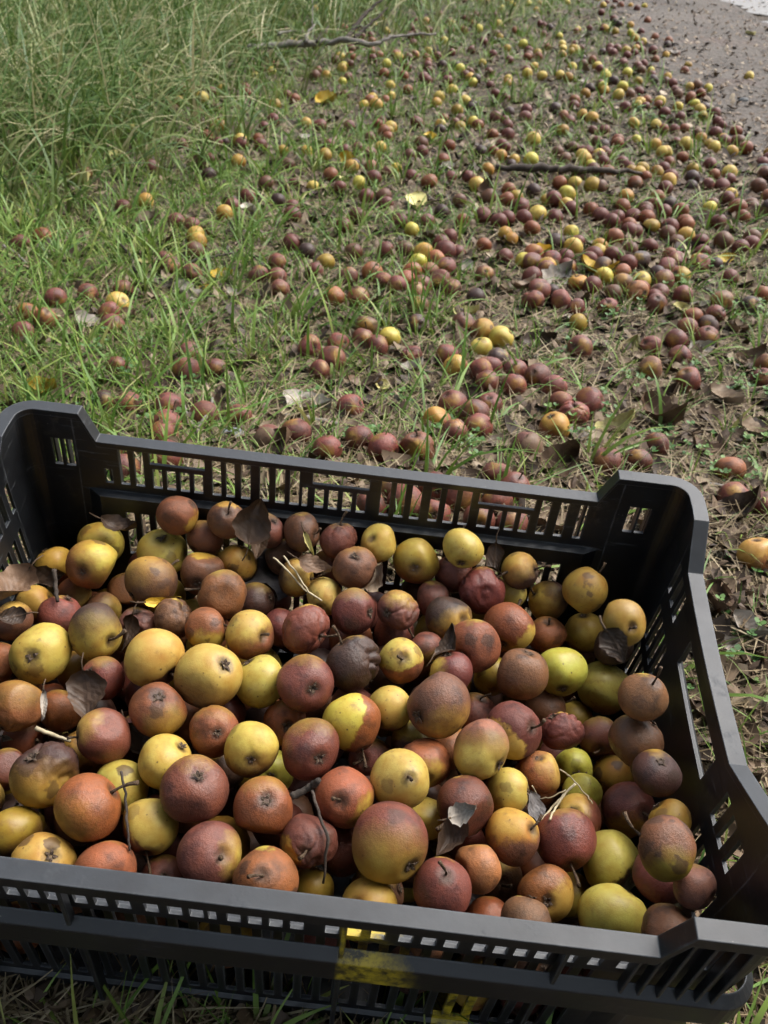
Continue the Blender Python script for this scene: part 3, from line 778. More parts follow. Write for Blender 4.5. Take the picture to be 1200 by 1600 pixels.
# ------------------------------------------------------------------ pears in the crate
# x, y, radius (photo px), depth step, rot colour, sound share, sound side, sound colour, end seen, wrinkled, name among landmarks
C = [
 (145,883,40,0,'O',.42,(.6,-.7),'g',('c',-.4,.3),0,'two-tone yellow and brown pear in the back corner'),
 (157,850,37,-1,'B',.95,(0,-.5),'g',None,0,''), (85,882,28,-1,'O',.7,(0,-.5),'o',None,0,''),
 (275,855,40,0,'O',.95,(.2,.2),'y',None,0,'big clear yellow pear near the back wall'),
 (288,820,32,-.7,'O',.15,(.6,.3),'o',None,0,''), (236,911,42,0,'B',.22,(-.2,-.6),'o',None,0,'golden brown pear above the yellow leaf strip'),
 (236,882,26,-1,'R',0,(0,-1),'y',None,0,''), (64,1019,48,0,'B',.93,(.3,-.1),'y',('c',-.23,.13),0,'yellow pear with a star-shaped calyx facing up'),
 (145,990,46,0,'D',.55,(.2,.75),'o',('s',.6,.33),0,'yellow pear with a purple bruise over its top'),
 (92,962,35,-.5,'R',0,(0,-1),'y',None,0,''), (125,934,32,-1,'O',.4,(.5,.3),'y',None,0,''), (160,946,28,-1.1,'B',.3,(.8,.2),'y',None,0,''),
 (190,930,25,-1.1,'O',0,(0,-1),'y',None,0,''), (242,1030,49,0,'B',.74,(-.4,-.5),'y',('s',.62,.62),0,'yellow pear with a brown cheek beside the stalk'),
 (160,1060,36,-.6,'R',0,(0,-1),'y',None,0,''), (118,1046,28,-1.2,'B',.8,(0,-1),'l',None,0,''), (3,1030,30,-.3,'O',0,(0,-1),'y',None,0,''),
 (20,1105,42,-.2,'O',.1,(.2,-.8),'o',None,1,''), (272,970,34,-.6,'B',0,(0,-1),'y',None,1,''), (322,981,35,0,'O',.3,(0,.9),'o',('s',.95,-.1),0,''),
 (222,977,28,-.6,'P',0,(0,-1),'y',None,1,''), (103,912,27,-1,'B',.8,(0,-.4),'l',None,0,''), (58,945,25,-1.3,'O',.7,(0,-.4),'o',None,0,''),
 (347,931,41,0,'O',0,(0,-1),'y',('s',-.95,-.3),0,'smooth orange-brown pear beside the big dark leaf'),
 (318,895,36,-.4,'B',.08,(0,-1),'o',None,0,''), (325,842,22,-1,'B',.1,(0,-1),'y',None,0,''), (352,838,24,-.8,'B',.15,(0,-1),'o',('s',0,-.4),0,''),
 (338,860,22,-.8,'B',.9,(0,-1),'y',None,0,''), (362,872,27,-.5,'D',.72,(.1,-.4),'o',None,0,''), (446,857,25,-.2,'B',0,(0,-1),'y',('c',.25,.35),0,''),
 (432,832,20,-.9,'R',0,(0,-1),'y',None,0,''), (457,835,19,-.9,'B',0,(0,-1),'y',None,0,''),
 (508,846,29,0,'R',0,(0,-1),'y',('s',.1,-.95),1,'dark red pear with its stalk straight up'), (562,872,35,0,'B',0,(0,-1),'o',('c',.05,-.55),0,'brown pear with its calyx towards the back rim'),
 (462,898,26,-.4,'D',.65,(.3,0),'y',None,0,''), (508,931,29,-.4,'B',1.0,(0,-1),'p',None,0,'pale yellow pear beside straw stalks'),
 (515,890,30,-.7,'R',0,(0,-1),'y',None,0,''), (551,955,38,0,'R',0,(0,-1),'y',('c',.85,.05),0,'red-brown pear with its calyx turned sideways'),
 (476,984,41,0,'R',0,(0,-1),'y',None,1,'shrivelled brown pear below the big dark leaf'), (392,997,40,0,'O',.5,(-.2,-.6),'y',None,0,''),
 (331,1057,51,0,'B',.68,(.2,-.6),'y',('c',.5,-.35),0,'large yellow pear with a small round dimple'), (410,1070,42,-.5,'B',.86,(.3,-.4),'y',None,0,''),
 (474,1068,44,0,'R',.06,(0,-1),'o',('c',.3,.2),0,'red-brown pear whose calyx faces the viewer'), (555,1035,46,0,'D',.05,(0,-1),'o',('s',-.55,-.75),1,'greyish shrunken pear with a hooked stalk'),
 (407,946,28,-1,'D',0,(0,-1),'y',None,0,''), (432,972,20,-1.2,'R',0,(0,-1),'y',None,0,''),
 (638,885,37,0,'O',.7,(.1,-.6),'o',('c',-.1,.35),0,'yellow pear with a brown base near the back wall'), (722,856,34,0,'O',.92,(.2,-.3),'y',None,0,'clear yellow pear leaning on the back wall ledge'),
 (752,924,39,.3,'R',0,(0,-1),'y',('s',.75,-.65),1,'dark red shrivelled pear with an upright stalk'), (797,922,29,-.4,'B',1.0,(0,-1),'p',None,0,''),
 (707,902,27,-.5,'R',0,(0,-1),'y',None,0,''), (675,922,32,-.5,'R',0,(0,-1),'y',None,0,''), (622,956,34,0,'R',.2,(.2,-.9),'o',('c',-.6,.1),1,'torn and crumpled red pear'),
 (702,965,38,-.3,'D',.46,(.3,.5),'o',None,0,''), (731,1007,42,0,'O',0,(0,-1),'y',None,0,'plain brown pear with a dry leaf clinging to it'),
 (795,980,41,0,'O',.2,(.75,.6),'y',None,0,''), (855,942,33,0,'D',.55,(-.6,.2),'y',('s',-.75,-.4),0,'half yellow, half purple-brown pear near the back'),
 (810,896,28,-.4,'D',.5,(-.2,-.6),'o',('s',.9,-.1),0,''), (854,988,29,0,'O',0,(0,-1),'y',None,0,''), (915,990,35,0,'B',1.0,(0,-1),'y',('c',-.1,-.85),0,'yellow pear with a dark pit on top'),
 (914,921,37,0,'B',.9,(.1,-.3),'l',('s',.6,-.8),0,'dull golden pear next to the back corner post'), (972,974,37,-.3,'B',.93,(.1,.4),'l',('s',.45,.2),0,''),
 (958,1012,30,-.9,'D',0,(0,-1),'y',None,0,''), (877,1051,41,0,'B',1.0,(0,-1),'g',('c',0,.85),0,'bright greenish yellow pear'), (941,1074,41,0,'B',1.0,(0,-1),'y',('s',.95,-.05),0,'yellow pear with its stalk pointing to the end wall'),
 (905,1022,22,-.9,'B',0,(0,-1),'y',None,0,''), (1005,1092,38,-.4,'B',0,(0,-1),'y',None,0,''), (880,1143,35,.2,'R',0,(0,-1),'y',('c',-.5,-.75),1,'glossy shrivelled red pear'),
 (935,1152,33,-.2,'R',0,(0,-1),'y',('s',.1,.7),0,''), (1000,1165,45,-.9,'B',0,(0,-1),'y',None,0,''), (1020,1203,38,0,'D',.05,(0,-1),'o',('c',.25,-.6),0,'purplish dark pear by the end wall'),
 (895,1205,26,-.8,'B',1.0,(0,-1),'g',None,0,''), (953,1217,30,-.7,'B',.95,(0,-1),'l',None,0,''), (910,1240,30,-.5,'B',1.0,(0,-1),'g',None,0,''),
 (977,1267,44,0,'R',.27,(-.1,.85),'o',None,0,''), (1042,1277,27,-.8,'B',.8,(0,-1),'l',None,0,''), (904,1279,37,-.3,'R',.5,(-.6,-.4),'y',None,0,''),
 (887,1312,48,.2,'R',0,(0,-1),'y',('s',.12,.85),0,'red-brown pear with its stalk hanging down towards the front'), (963,1357,48,0,'D',.68,(-.3,-.6),'y',('c',.7,.6),0,'yellow pear with a big brown blotch'),
 (1046,1338,48,-.1,'B',.3,(.1,.6),'l',None,0,''), (957,1422,55,.2,'B',.98,(0,-1),'y',None,0,'large yellow pear against the front rim'), (1055,1432,45,-.3,'B',0,(0,-1),'y',None,0,''),
 (1064,1398,26,-1.2,'P',0,(0,-1),'y',None,0,''), (705,1053,37,-.2,'R',.2,(-.8,-.3),'y',None,0,''), (813,1053,42,.1,'B',.05,(0,1),'o',('c',.3,-.85),0,'brown pear wearing a darker cap'),
 (772,1056,31,-.8,'B',.9,(0,-.6),'l',None,0,''), (624,1032,36,0,'O',.6,(-.1,-.7),'y',('s',.1,-.1),0,'yellow and brown pear with a stalk in a deep hollow'),
 (662,1016,29,-.5,'R',.15,(.2,.8),'y',None,0,''), (688,1100,49,.1,'B',.22,(.2,.4),'o',('c',-.7,.35),0,'golden brown pear with dark smudges'), (608,1108,36,-.3,'B',.88,(0,-1),'y',None,0,''),
 (547,1131,47,0,'O',.55,(-.75,-.2),'g',('s',.4,.9),0,'half yellow, half brown pear with a sharp edge between'), (485,1167,48,0,'R',0,(0,-1),'y',('c',.4,.35),0,'dark red speckled pear with a star calyx'),
 (391,1168,44,0,'D',.76,(-.1,-.4),'y',('c',0,.45),0,'yellow pear with a dark calyx facing the front'), (337,1145,41,-.1,'O',0,(0,-1),'y',None,0,''),
 (247,1111,45,0,'O',.1,(.4,.6),'o',('c',0,-.6),0,'tan pear with a dark pit near its top'), (163,1152,45,0,'R',.14,(-.8,-.5),'y',('s',-.98,.1),0,'shiny maroon pear with its stalk sideways'),
 (72,1215,55,0,'D',.42,(0,.85),'o',('c',-.5,-.55),1,'big pear with a purple rotten top'), (140,1270,54,0,'O',.14,(-.6,.6),'o',('s',.75,-.55),0,'big orange-red pear with a thick dark stalk'),
 (260,1193,44,0,'D',.86,(-.4,-.2),'y',None,0,''), (295,1240,53,.1,'R',0,(0,-1),'y',None,0,'large dull brown pear with pale specks'), (187,1232,42,-.8,'B',.97,(0,-1),'y',None,0,''),
 (230,1298,46,-.1,'B',.76,(.1,-.1),'y',('s',0,.96),0,'mottled yellow pear with its stalk down'), (172,1347,49,0,'O',0,(0,-1),'o',('c',.3,.4),0,'orange pear at the front rim'),
 (70,1337,50,0,'B',1.0,(0,-1),'y',('c',.25,-.15),0,'yellow pear at the front rim with its calyx up'), (25,1298,44,-.2,'B',.62,(-.3,-.5),'l',None,0,''), (5,1202,32,-.2,'R',0,(0,-1),'y',None,1,''),
 (45,1150,28,-1.1,'O',.1,(0,-1),'o',None,0,''), (88,1115,35,-.9,'O',0,(0,-1),'y',None,0,''), (410,1263,49,0,'O',0,(0,-1),'y',None,0,'smooth red-orange pear in the middle of the heap'),
 (480,1318,45,0,'R',.16,(-.5,.3),'o',('s',-.15,.35),1,'shrivelled red pear with a long pale stalk'), (539,1246,47,0,'O',.14,(.6,.4),'o',('s',-.15,.1),0,'brown pear with a bent stalk in its hollow'),
 (333,1335,52,0,'R',.14,(.85,.1),'y',None,0,''), (415,1372,50,0,'O',0,(0,-1),'y',('s',-.1,-.15),0,'red pear with a curled stalk'),
 (608,1322,62,.2,'R',.42,(-.1,.8),'o',None,0,'largest pear, red above and tan below'), (627,1217,46,0,'B',1.0,(0,-1),'y',('s',.3,-.05),0,'bright yellow pear with a long stalk'),
 (663,1192,42,-.5,'O',.1,(.3,.5),'o',None,0,''), (752,1176,48,.1,'P',.55,(-.1,.75),'y',('c',.75,.55),0,'yellow pear with a pink wrinkled cap'),
 (805,1145,46,-.1,'R',.35,(-.6,.65),'y',('s',.7,-.1),0,'pear split diagonally into red and yellow'), (840,1206,36,-.4,'O',.3,(.7,-.3),'y',('c',0,-.8),0,''),
 (788,1233,38,-.4,'D',.88,(0,-.3),'y',None,0,''), (727,1260,46,-.3,'R',0,(0,-1),'y',None,0,''), (668,1277,30,-.9,'B',.9,(0,-.6),'y',None,0,''),
 (795,1308,45,0,'B',.48,(0,-.75),'o',None,0,'amber pear with a rough brown underside'), (748,1352,39,0,'T',0,(0,-1),'y',None,0,'tan pear beside a dark curled leaf'),
 (692,1388,46,0,'R',0,(0,-1),'y',None,0,''), (850,1396,45,-.1,'O',.26,(.6,.4),'o',('c',.1,.35),0,''), (825,1442,43,.1,'B',0,(0,-1),'y',None,0,''),
 (895,1402,28,-.9,'B',.9,(0,-.4),'l',None,0,''), (440,1120,33,-.9,'O',0,(0,-1),'y',('c',.1,.2),0,''), (425,1212,22,-1.4,'B',.95,(0,-1),'g',None,0,''),
 (255,1368,32,-.6,'R',0,(0,-1),'y',None,0,''), (487,1387,28,-.9,'B',.9,(0,-1),'l',None,0,''), (578,1412,48,-.1,'O',.6,(0,-.4),'o',None,0,''),
 (742,1112,24,-1.2,'R',0,(0,-1),'y',None,0,''), (700,1166,20,-1.3,'O',0,(0,-1),'y',None,0,''), (601,858,17,-.8,'B',1.0,(0,-1),'y',None,0,''),
 (850,1106,24,-1.2,'B',0,(0,-1),'y',None,0,''), (580,1190,22,-1.3,'R',0,(0,-1),'y',None,0,''), (-40,1160,44,-.1,'R',0,(0,-1),'y',None,0,''), (-35,1255,46,-.1,'B',.5,(0,-1),'y',None,0,''),
 (-30,1080,40,-.2,'B',.9,(0,-1),'y',None,0,''), (-60,1000,40,-.3,'R',0,(0,-1),'y',None,0,''), (15,975,26,-1.1,'B',.2,(0,-1),'y',None,0,''),
]
def heap_z(x, y):
    """height of the pear centres of the top layer inside the crate (crate frame)"""
    z = -.052-.055*max(0, abs(x+.02)/.26)**3*(1.25 if x > 0 else .9)-.030*max(0, y/.18)**2
    return z-.012*max(0, -y/.18)**2
cp = []; cr = []; rays = []
for t in C:
    d = ray_c(t[0], t[1]); d = d/np.linalg.norm(d); z = -.06
    for _ in range(15):
        s = (z-CAM_C[2])/d[2]; P = CAM_C+s*d; z = heap_z(P[0], P[1])+t[3]*.022
    for _ in range(4):                                   # stop at the wall where the line of sight meets it first
        rr = t[2]*(s*(-(B_C[2]@d)))/FPX; i_ = .0235+max(0, -.0535-P[2])*.045
        for ax, lim in ((0, CA), (1, CB)):
            L_ = lim-i_-rr
            if abs(P[ax]) > L_ and P[ax]*d[ax] > 0: s = min(s, (math.copysign(L_, d[ax])-CAM_C[ax])/d[ax])
        P = CAM_C+s*d
    rr = t[2]*(s*(-(B_C[2]@d)))/FPX
    if rr < .0178: P = P+d*((.0178-rr)*1.5+.008); rr = .0178     # only partly seen: full-sized, a little deeper
    cp.append(P); rays.append(d); cr.append(rr)
cp = np.array(cp); rays = np.array(rays); cr = np.array(cr); n_tr = len(cp)
# pears of the layers below, showing only through the gaps
fr = np.random.default_rng(5); fp = []; frad = []
for _ in range(6000):
    x = fr.uniform(-.25, .25); y = fr.uniform(-.16, .16); z = heap_z(x, y)-fr.uniform(.028, .115)
    q = np.array([x, y, z]); r = fr.uniform(.018, .022)
    A = np.array(list(cp)+fp); RA = np.concatenate([cr, frad])
    if (np.linalg.norm(A-q, axis=1) > .78*(RA+r)).all(): fp.append(q); frad.append(r)
    if len(fp) >= 230: break
allp = np.concatenate([cp, np.array(fp)]); allr = np.concatenate([cr, np.array(frad)])
ad = allp-CAM_C; ad /= np.linalg.norm(ad, axis=1)[:, None]
deep = np.concatenate([np.array([t[3] <= -.6 for t in C]), np.ones(len(fp), bool)])   # the lower ones give way downwards
for it in range(160):
    D = allp[:, None]-allp[None]; L = np.linalg.norm(D, axis=2)+np.eye(len(allp))
    pen = .955*(allr[:, None]+allr[None])-L; np.fill_diagonal(pen, -1)
    pen = np.clip(pen, 0, None)
    mv = (D/L[..., None]*pen[..., None]).sum(1)*.28
    al = (mv*ad).sum(1)[:, None]*ad
    sc_ = (mv*ad).sum(1); sc_ = np.where(deep & (sc_ < 0), 0.0, sc_); al0 = al; al = sc_[:, None]*ad
    mv = mv-al0+al
    mv = al*1.5+(mv-al)*np.where(np.arange(len(allp)) < n_tr, .22, 1.0)[:, None]
    allp = allp+mv
    for ax, lim in ((0, CA), (1, CB)):
        ins = .0235+np.clip(-.0535-allp[:, 2], 0, None)*.045
        L_ = lim-ins-allr
        over = np.abs(allp[:, ax])-L_
        # slide along the line of sight where that leads back inside, else straight in
        step = np.where(over > 0, -np.sign(allp[:, ax])*over, 0)
        k2 = step/np.where(np.abs(ad[:, ax]) < .05, np.inf, ad[:, ax])
        k2 = np.clip(k2, -.01, .01)
        allp = allp+ad*k2[:, None]
        lim2 = np.where(np.arange(len(allp)) < n_tr, L_+.006, L_); allp[:, ax] = np.clip(allp[:, ax], -lim2, lim2)
    allp[:, 2] = np.clip(allp[:, 2], -.216+allr, None)
for i, t in enumerate(C):                                # keep each traced pear the size it shows
    dz_ = float(-(B_C[2]@(allp[i]-CAM_C))); allr[i] = min(allr[i], max(t[2], 36 if t[3] <= -.6 else 31)*1.02*dz_/FPX)
PW = np.array([c2w(p) for p in allp])
px_, py_, pz_ = proj_w(PW); pr_ = allr*FPX/pz_
# which of the lower ones show at all
zb = np.full((820, 620), 1e9); ib = np.full((820, 620), -1)
yy, xx = np.mgrid[0:820, 0:620]*2.0
for i in range(len(PW)):
    m_ = (xx-px_[i])**2+(yy-py_[i])**2
    d_ = pz_[i]-np.sqrt(np.clip(allr[i]**2-m_*(pz_[i]/FPX)**2, 0, None))
    ok = (m_ < pr_[i]**2) & (d_ < zb)
    zb[ok] = d_[ok]; ib[ok] = i
seen = np.bincount(ib[ib >= 0].ravel(), minlength=len(PW))
ORD = ['closest', 'second closest', 'third closest', 'fourth closest', 'fifth closest', 'sixth closest', 'seventh closest', 'eighth closest', 'ninth closest', 'tenth closest', 'eleventh closest', 'twelfth closest', 'thirteenth closest', 'fourteenth closest', 'fifteenth closest', 'sixteenth closest', 'seventeenth closest', 'eighteenth closest', 'nineteenth closest', 'twentieth closest']
def looks(rot, ya, wr, yel):
    c = {'R': 'red-brown', 'O': 'orange-brown', 'B': 'brown', 'D': 'dark brown', 'P': 'pinkish brown', 'T': 'tan'}[rot]
    yn = {'y': 'yellow', 'g': 'greenish yellow', 'o': 'amber yellow', 'p': 'pale yellow', 'l': 'dull olive yellow'}[yel]
    if ya >= .85: c = yn
    elif ya >= .5: c = yn+' and '+c
    elif ya >= .2: c = c+' and '+yn
    return ('shrivelled ' if wr else '')+c
def label_by_landmark(items, marks, fmt, cap=20):
    """items: list of (key, x, y, look); marks: (name, x, y). Gives every item a label that names its place by the nearest landmark and the count from it"""
    per = {}
    for key, x, y, look in items:
        ds = sorted(((x-mx)**2+(y-my)**2, nm, mx, my) for nm, mx, my in marks)
        d, nm, mx, my = ds[0]
        dx, dy = x-mx, y-my
        side = ('to the right of' if dx > 0 else 'to the left of') if abs(dx) > abs(dy) else ('below' if dy > 0 else 'above')
        per.setdefault((nm, side), []).append((d, key, look))
    out = {}
    for (nm, side), v in per.items():
        for i, (d, key, look) in enumerate(sorted(v, key=lambda t: t[0])):
            out[key] = fmt(look, ORD[min(i, cap-1)] if len(v) > 1 else 'lying', side, nm)
    return out
lm = [('the '+t[10].replace('largest pear', 'largest pear'), t[0], t[1]) for t in C if t[10]]
crate_pears = []; items = []; buried = []
def z_low(i): return True
for i in range(len(PW)):
    if i < n_tr:
        t = C[i]
        if i >= n_tr-5 and seen[i] < 8: continue
        o = add_pear(PW[i], allr[i], t[4], t[5], t[6], t[7], t[8], bool(t[9]), edge=random.choice([.12, .3, .6, 1.0]), shape=i)
        if t[10]: tag(o, t[10], 'pear', 'pears heaped in the crate')
        else: items.append((o.name, t[0], t[1], looks(t[4], t[5], t[9], t[7])))
    else:
        if seen[i] < 260:
            if z_low(i): buried.append(i)
            continue
        rot = random.choice('RRBBOD'); ya = random.choice([0, 0, 0, .3, .9])
        o = add_pear(PW[i], allr[i], rot, ya, (0, -1), random.choice('yol'), None, False, edge=.3)
        vis = ib == i
        items.append((o.name, float(xx[vis].mean()), float(yy[vis].mean()), 'half-hidden '+looks(rot, ya, 0, 'y')))
    crate_pears.append(o)
short = {}
for nm, mx, my in lm: short[nm] = nm
lab = label_by_landmark(items, lm, lambda look, o_, side, nm: f"{look} pear {o_} {side} {nm}")
def trim(s):
    w = s.split()
    if len(w) > 16:
        for a, b2 in ((' lying ', ' '), (' of the crate', ''), (' to the right of ', ' right of '), (' to the left of ', ' left of '), ('half-hidden ', 'hidden '), (' with its ', ' with '), (' whose ', ' with '), (' facing the viewer', ''), (' near the back wall', ' at the back'), (' towards the front', ''), (' facing up', ''), (' near its top', ''), (' beside the stalk', ''), (' in its hollow', ''), (' over its top', ''), (' with a dry leaf clinging to it', ' with a leaf'), (' with a sharp edge between', ''), (' pointing to the end wall', ' to the wall'), (' dull olive yellow', ' olive'), (' leaning on the back wall ledge', ' on the ledge'), (' in the middle of the heap', ''), (' greenish yellow', ' greenish'), (' below the big dark leaf', ''), (' beside the big dark leaf', ''), (' near the back', ''), (' against the front rim', ' by the rim'), (' at the front rim', ' in front'), (' in a deep hollow', ''), (' towards the back rim', ''), (' on top', ''), (' and brown pear', ' pear'), (' and tan below', ''), (' between pears', ''), ('amber yellow', 'amber')):
            s = (' '+s).replace(a, b2).strip()
            if len(s.split()) <= 16: break
    w = s.split()
    if len(w) > 16: s = s.replace('shrivelled ', '').replace('hidden ', '').replace(' and yellow pear', ' pear').replace(' and amber pear', ' pear')
    return s
for k_, v in lab.items():
    if len(trim(v).split()) > 16: print('LONG', trim(v))
    tag(bpy.data.objects[k_], trim(v), 'pear', 'pears heaped in the crate')
print('crate pears', len(crate_pears))

# pears made into one mass: those buried in the heap and the far ones on the grass
def mass_material():
    M, nt, b = new_mat('pear_skin_mass'); k = NT(nt)
    a = k.attr('skin', 'GEOMETRY').outputs['Vector']; P = k.n('ShaderNodeTexCoord').outputs['Object']
    n = k.noise(P, 70, 3, .6)
    c = k.mix(k.ramp(n, [(.40, 0.0), (.66, .75)]), a, k.mix(1.0, a, (.5, .4, .35), 'MULTIPLY'))
    k.l(c, b.inputs['Base Color']); b.inputs['Roughness'].default_value = .5; b.inputs['Specular IOR Level'].default_value = .3
    return M
M_MASS = mass_material()
def pear_mass(name, pts, rads, cols, nu=14, nv=9, seed=1):
    r = np.random.default_rng(seed)
    th = np.linspace(0, math.pi, nv+1)[1:-1]; ph = np.linspace(0, 2*math.pi, nu, endpoint=False)
    T, Ph = np.meshgrid(th, ph, indexing='ij')
    U = np.stack([(np.sin(T)*np.cos(Ph)).ravel(), (np.sin(T)*np.sin(Ph)).ravel(), (np.cos(T)-.12*np.exp(-(np.sin(T)/.3)**2)*np.sign(np.cos(T))).ravel()], 1)
    U = np.concatenate([U, [[0, 0, .88]], [[0, 0, -.88]]])
    Q = []; Tt = []; n2 = nv-1
    for i in range(n2-1):
        for q in range(nu): Q.append((i*nu+q, (i+1)*nu+q, (i+1)*nu+(q+1) % nu, i*nu+(q+1) % nu))
    it, ibb = len(U)-2, len(U)-1
    for q in range(nu): Tt.append((it, q, (q+1) % nu)); Tt.append((ibb, (n2-1)*nu+(q+1) % nu, (n2-1)*nu+q))
    Q = np.array(Q); Tt = np.array(Tt); VV = []; QQ = []; TT = []; AA = []
    for i, (p, rr, c) in enumerate(zip(pts, rads, cols)):
        A = frame_from_z(r.normal(size=3), r.uniform(0, 6)); s = np.array([1, 1, r.uniform(.86, 1.0)])
        W = U*(1+.04*vnoise(U, i % 40, 2.5))[:, None]
        VV.append((W*s)@A.T*rr+p); QQ.append(Q+i*len(U)); TT.append(Tt+i*len(U))
        # one cheek a little different from the other
        d = r.normal(size=3); d /= np.linalg.norm(d); t = np.clip((U@d)*1.4+.2, 0, 1)[:, None]
        AA.append(np.array(c)[None]*(1-t)+np.array(c[:])[None]*np.array([.80, .62, .50])*t)
    return np_mesh(name, np.concatenate(VV), np.concatenate(QQ), np.concatenate(TT), M_MASS, {'skin': np.concatenate(AA)})
if buried:
    o = pear_mass('buried_pears', PW[buried], allr[buried], [random.choice([ROT['R'], ROT['B'], ROT['O'], ROT['D'], YEL['l']]) for _ in buried], seed=4)
    tag(o, 'mass of pears deep in the crate, glimpsed through gaps and slots', 'pears', kind='stuff')

# ------------------------------------------------------------------ pears on the ground
# x, y in the photo, colour code (R O B D, Y yellow, X yellow with brown, W shrivelled, + = large)
GP = """193 325 R,228 315 Y,33 383 R,67 372 O,310 378 Y,305 393 B,278 348 R,300 353 R,260 407 R,268 417 R,300 427 R,192 453 R,87 468 R,185 475 Y+,170 490 R,175 510 R,48 493 O,72 500 O+,37 520 R,298 553 R,290 580 R+,337 577 R,182 575 W,163 630 D,200 633 R,265 637 R+,260 664 R,257 682 R,320 650 R,373 653 R,137 460 R,363 323 R,
573 308 R,600 307 B,537 355 R,552 395 B,755 338 R,792 343 R,667 347 R,690 332 D,702 372 R,690 382 R,692 397 R+,695 418 R,627 392 R,645 393 B,662 395 X,652 410 Y,668 408 O,643 428 O,663 425 B,543 433 R,582 427 O,600 440 R,620 447 R,633 442 O,658 447 R,687 438 R,653 458 R,707 452 R,652 478 B+,653 508 D,523 465 O,560 467 O,757 430 B,433 412 R,415 430 R,433 433 R,438 452 R,572 515 B+,610 528 Y,590 542 R,553 533 R,530 537 R,483 543 R,515 567 R+,500 582 R,642 557 W,698 557 R,715 575 X,752 582 R+,728 507 R,758 520 X,783 530 Y+,750 543 Y,788 602 R+,773 567 D,800 578 R,547 637 R+,707 633 R+,682 658 X,740 647 R+,747 668 R+,765 633 R,708 677 W,457 678 R+,560 687 R,598 703 R+,652 702 B+,420 687 R,512 703 R,
865 312 R,893 327 R,840 335 Y,817 342 R,938 338 R,955 348 R,1022 322 O,1008 328 B,1010 342 O,1047 320 D,1153 325 O+,1173 320 B,983 362 R,1047 355 R,1073 353 O,1073 370 Y,1047 368 B,1057 380 B,1095 378 W,1130 378 B+,1157 388 R,1175 372 B,1173 382 R,895 387 Y+,877 382 D,862 407 R,837 413 R,833 402 O,852 423 R,887 418 R,928 400 R,957 400 R,1000 408 D+,943 417 D,1057 408 R,1043 418 R,1097 395 R,1095 412 R,903 443 X,973 443 B,972 427 O,1002 440 Y,1037 440 R+,1063 432 X,995 458 O+,1030 458 R,1025 475 R+,1067 463 R,843 453 R+,833 470 R+,900 482 W,950 482 R,877 470 R,1127 472 B+,1118 492 R,1107 508 D,1105 527 R,1073 513 R,1057 533 R+,1173 480 D,1063 557 R,1017 542 W,905 545 R+,1017 577 B,1075 593 R+,1193 592 R,1198 572 B,808 580 R,803 604 R,865 605 R,847 593 R,920 630 R+,898 648 W+,880 633 R,867 670 X+,1025 697 W,823 697 R,950 722 R,997 722 R,1140 735 O+,1165 782 R,1195 790 R,1182 868 X+,
260 715 R+,629 787 R+,612 785 B,680 802 R,709 775 R,580 790 R,732 790 R+,755 782 R,775 815 R,800 817 R,777 742 R,792 772 R,180 705 R,195 735 R"""
gitems = []; GPX = []; spheres = []
gl = []
for tok in GP.replace('\n', '').split(','):
    x, y, c = tok.split(); gl.append((float(x), float(y), c))
gl.sort(key=lambda t: -t[1])
gr = random.Random(77)
n_ind = 0; far_pts = []; far_rad = []; far_col = []
LOOKS = {'R': 'red-brown', 'O': 'orange-brown', 'B': 'dull brown', 'D': 'dark brown', 'Y': 'yellow', 'X': 'yellow and brown', 'W': 'shrivelled red-brown'}
gobj = []
for (x, y, c) in gl:
    big = c.endswith('+'); c = c[0]
    r = (.0232 if big else .0208)*gr.uniform(.93, 1.06)
    if c == 'W': r *= .95
    P = at(x, y, r*.72); P[2] = float(gz(P[0], P[1]))+r*.74
    # keep neighbours from running into one another
    for q, rq in spheres:
        d = P-q; L = np.linalg.norm(d)
        if L < .97*(r+rq):
            hd = np.array([d[0], d[1], 0.0]); hd /= np.linalg.norm(hd)+1e-9
            P = P+hd*(.97*(r+rq)-L)*1.02; P[2] = float(gz(P[0], P[1]))+r*.74
    spheres.append((P, r))
    rot = {'Y': 'O', 'X': 'O', 'W': 'R'}.get(c, c); ya = {'Y': .95, 'X': .55}.get(c, .06 if c == 'B' else 0.0)
    if y < 402:
        far_pts.append(P); far_rad.append(r); far_col.append(YEL['y'] if c in 'YX' else ROT[rot]); continue
    ax = None
    o = add_pear(P, r, rot, ya, (gr.uniform(-.6, .6), gr.uniform(-.8, .2)), gr.choice('yyg') if c == 'Y' else 'o', ax, c == 'W', edge=.35, parts=True, r_=gr)
    gobj.append((o, x, y, LOOKS[c], big))
# landmarks on the grass; leaves and sticks of these names are built further down
GLM = [('the broad yellow leaf among the pears', 930, 425), ('the yellow leaf below the broad one', 1065, 490), ('the small yellow leaf in the open grass', 345, 432),
       ('the yellow leaf behind the back corner of the crate', 68, 612), ('the forked grey twig behind the crate', 310, 655), ('the large grey dead leaf behind the crate', 480, 635),
       ('the two bright yellow pears lying together', 783, 535), ('the curled brown leaf by the raised corner', 1030, 660), ('the pale cream leaf by the raised corner', 962, 675), ('the whitish torn leaf', 902, 690),
       ('the crate corner post beside the open ground', 1095, 745), ('the thin dark twig in the grass', 330, 405), ('the lime yellow leaf on the straw', 985, 545), ('the yellow-green leaf in the grass', 405, 562)]
its = [(o.name, x, y, ('large ' if big else '')+look) for o, x, y, look, big in gobj]
# a yellow pear is a landmark of its own
ypos = [(x, y) for o, x, y, look, big in gobj if look == 'yellow']
lab = label_by_landmark(its, GLM, lambda look, o_, side, nm: f"{look} pear {o_} {side} {nm}")
# counting further than twelve would be no help: say which cluster instead
for k_, v in lab.items(): tag(bpy.data.objects[k_], trim(v), 'pear', 'windfall pears on the grass'); (len(trim(v).split()) > 16 and print('LONG', trim(v)))
print('ground pears', len(gobj))

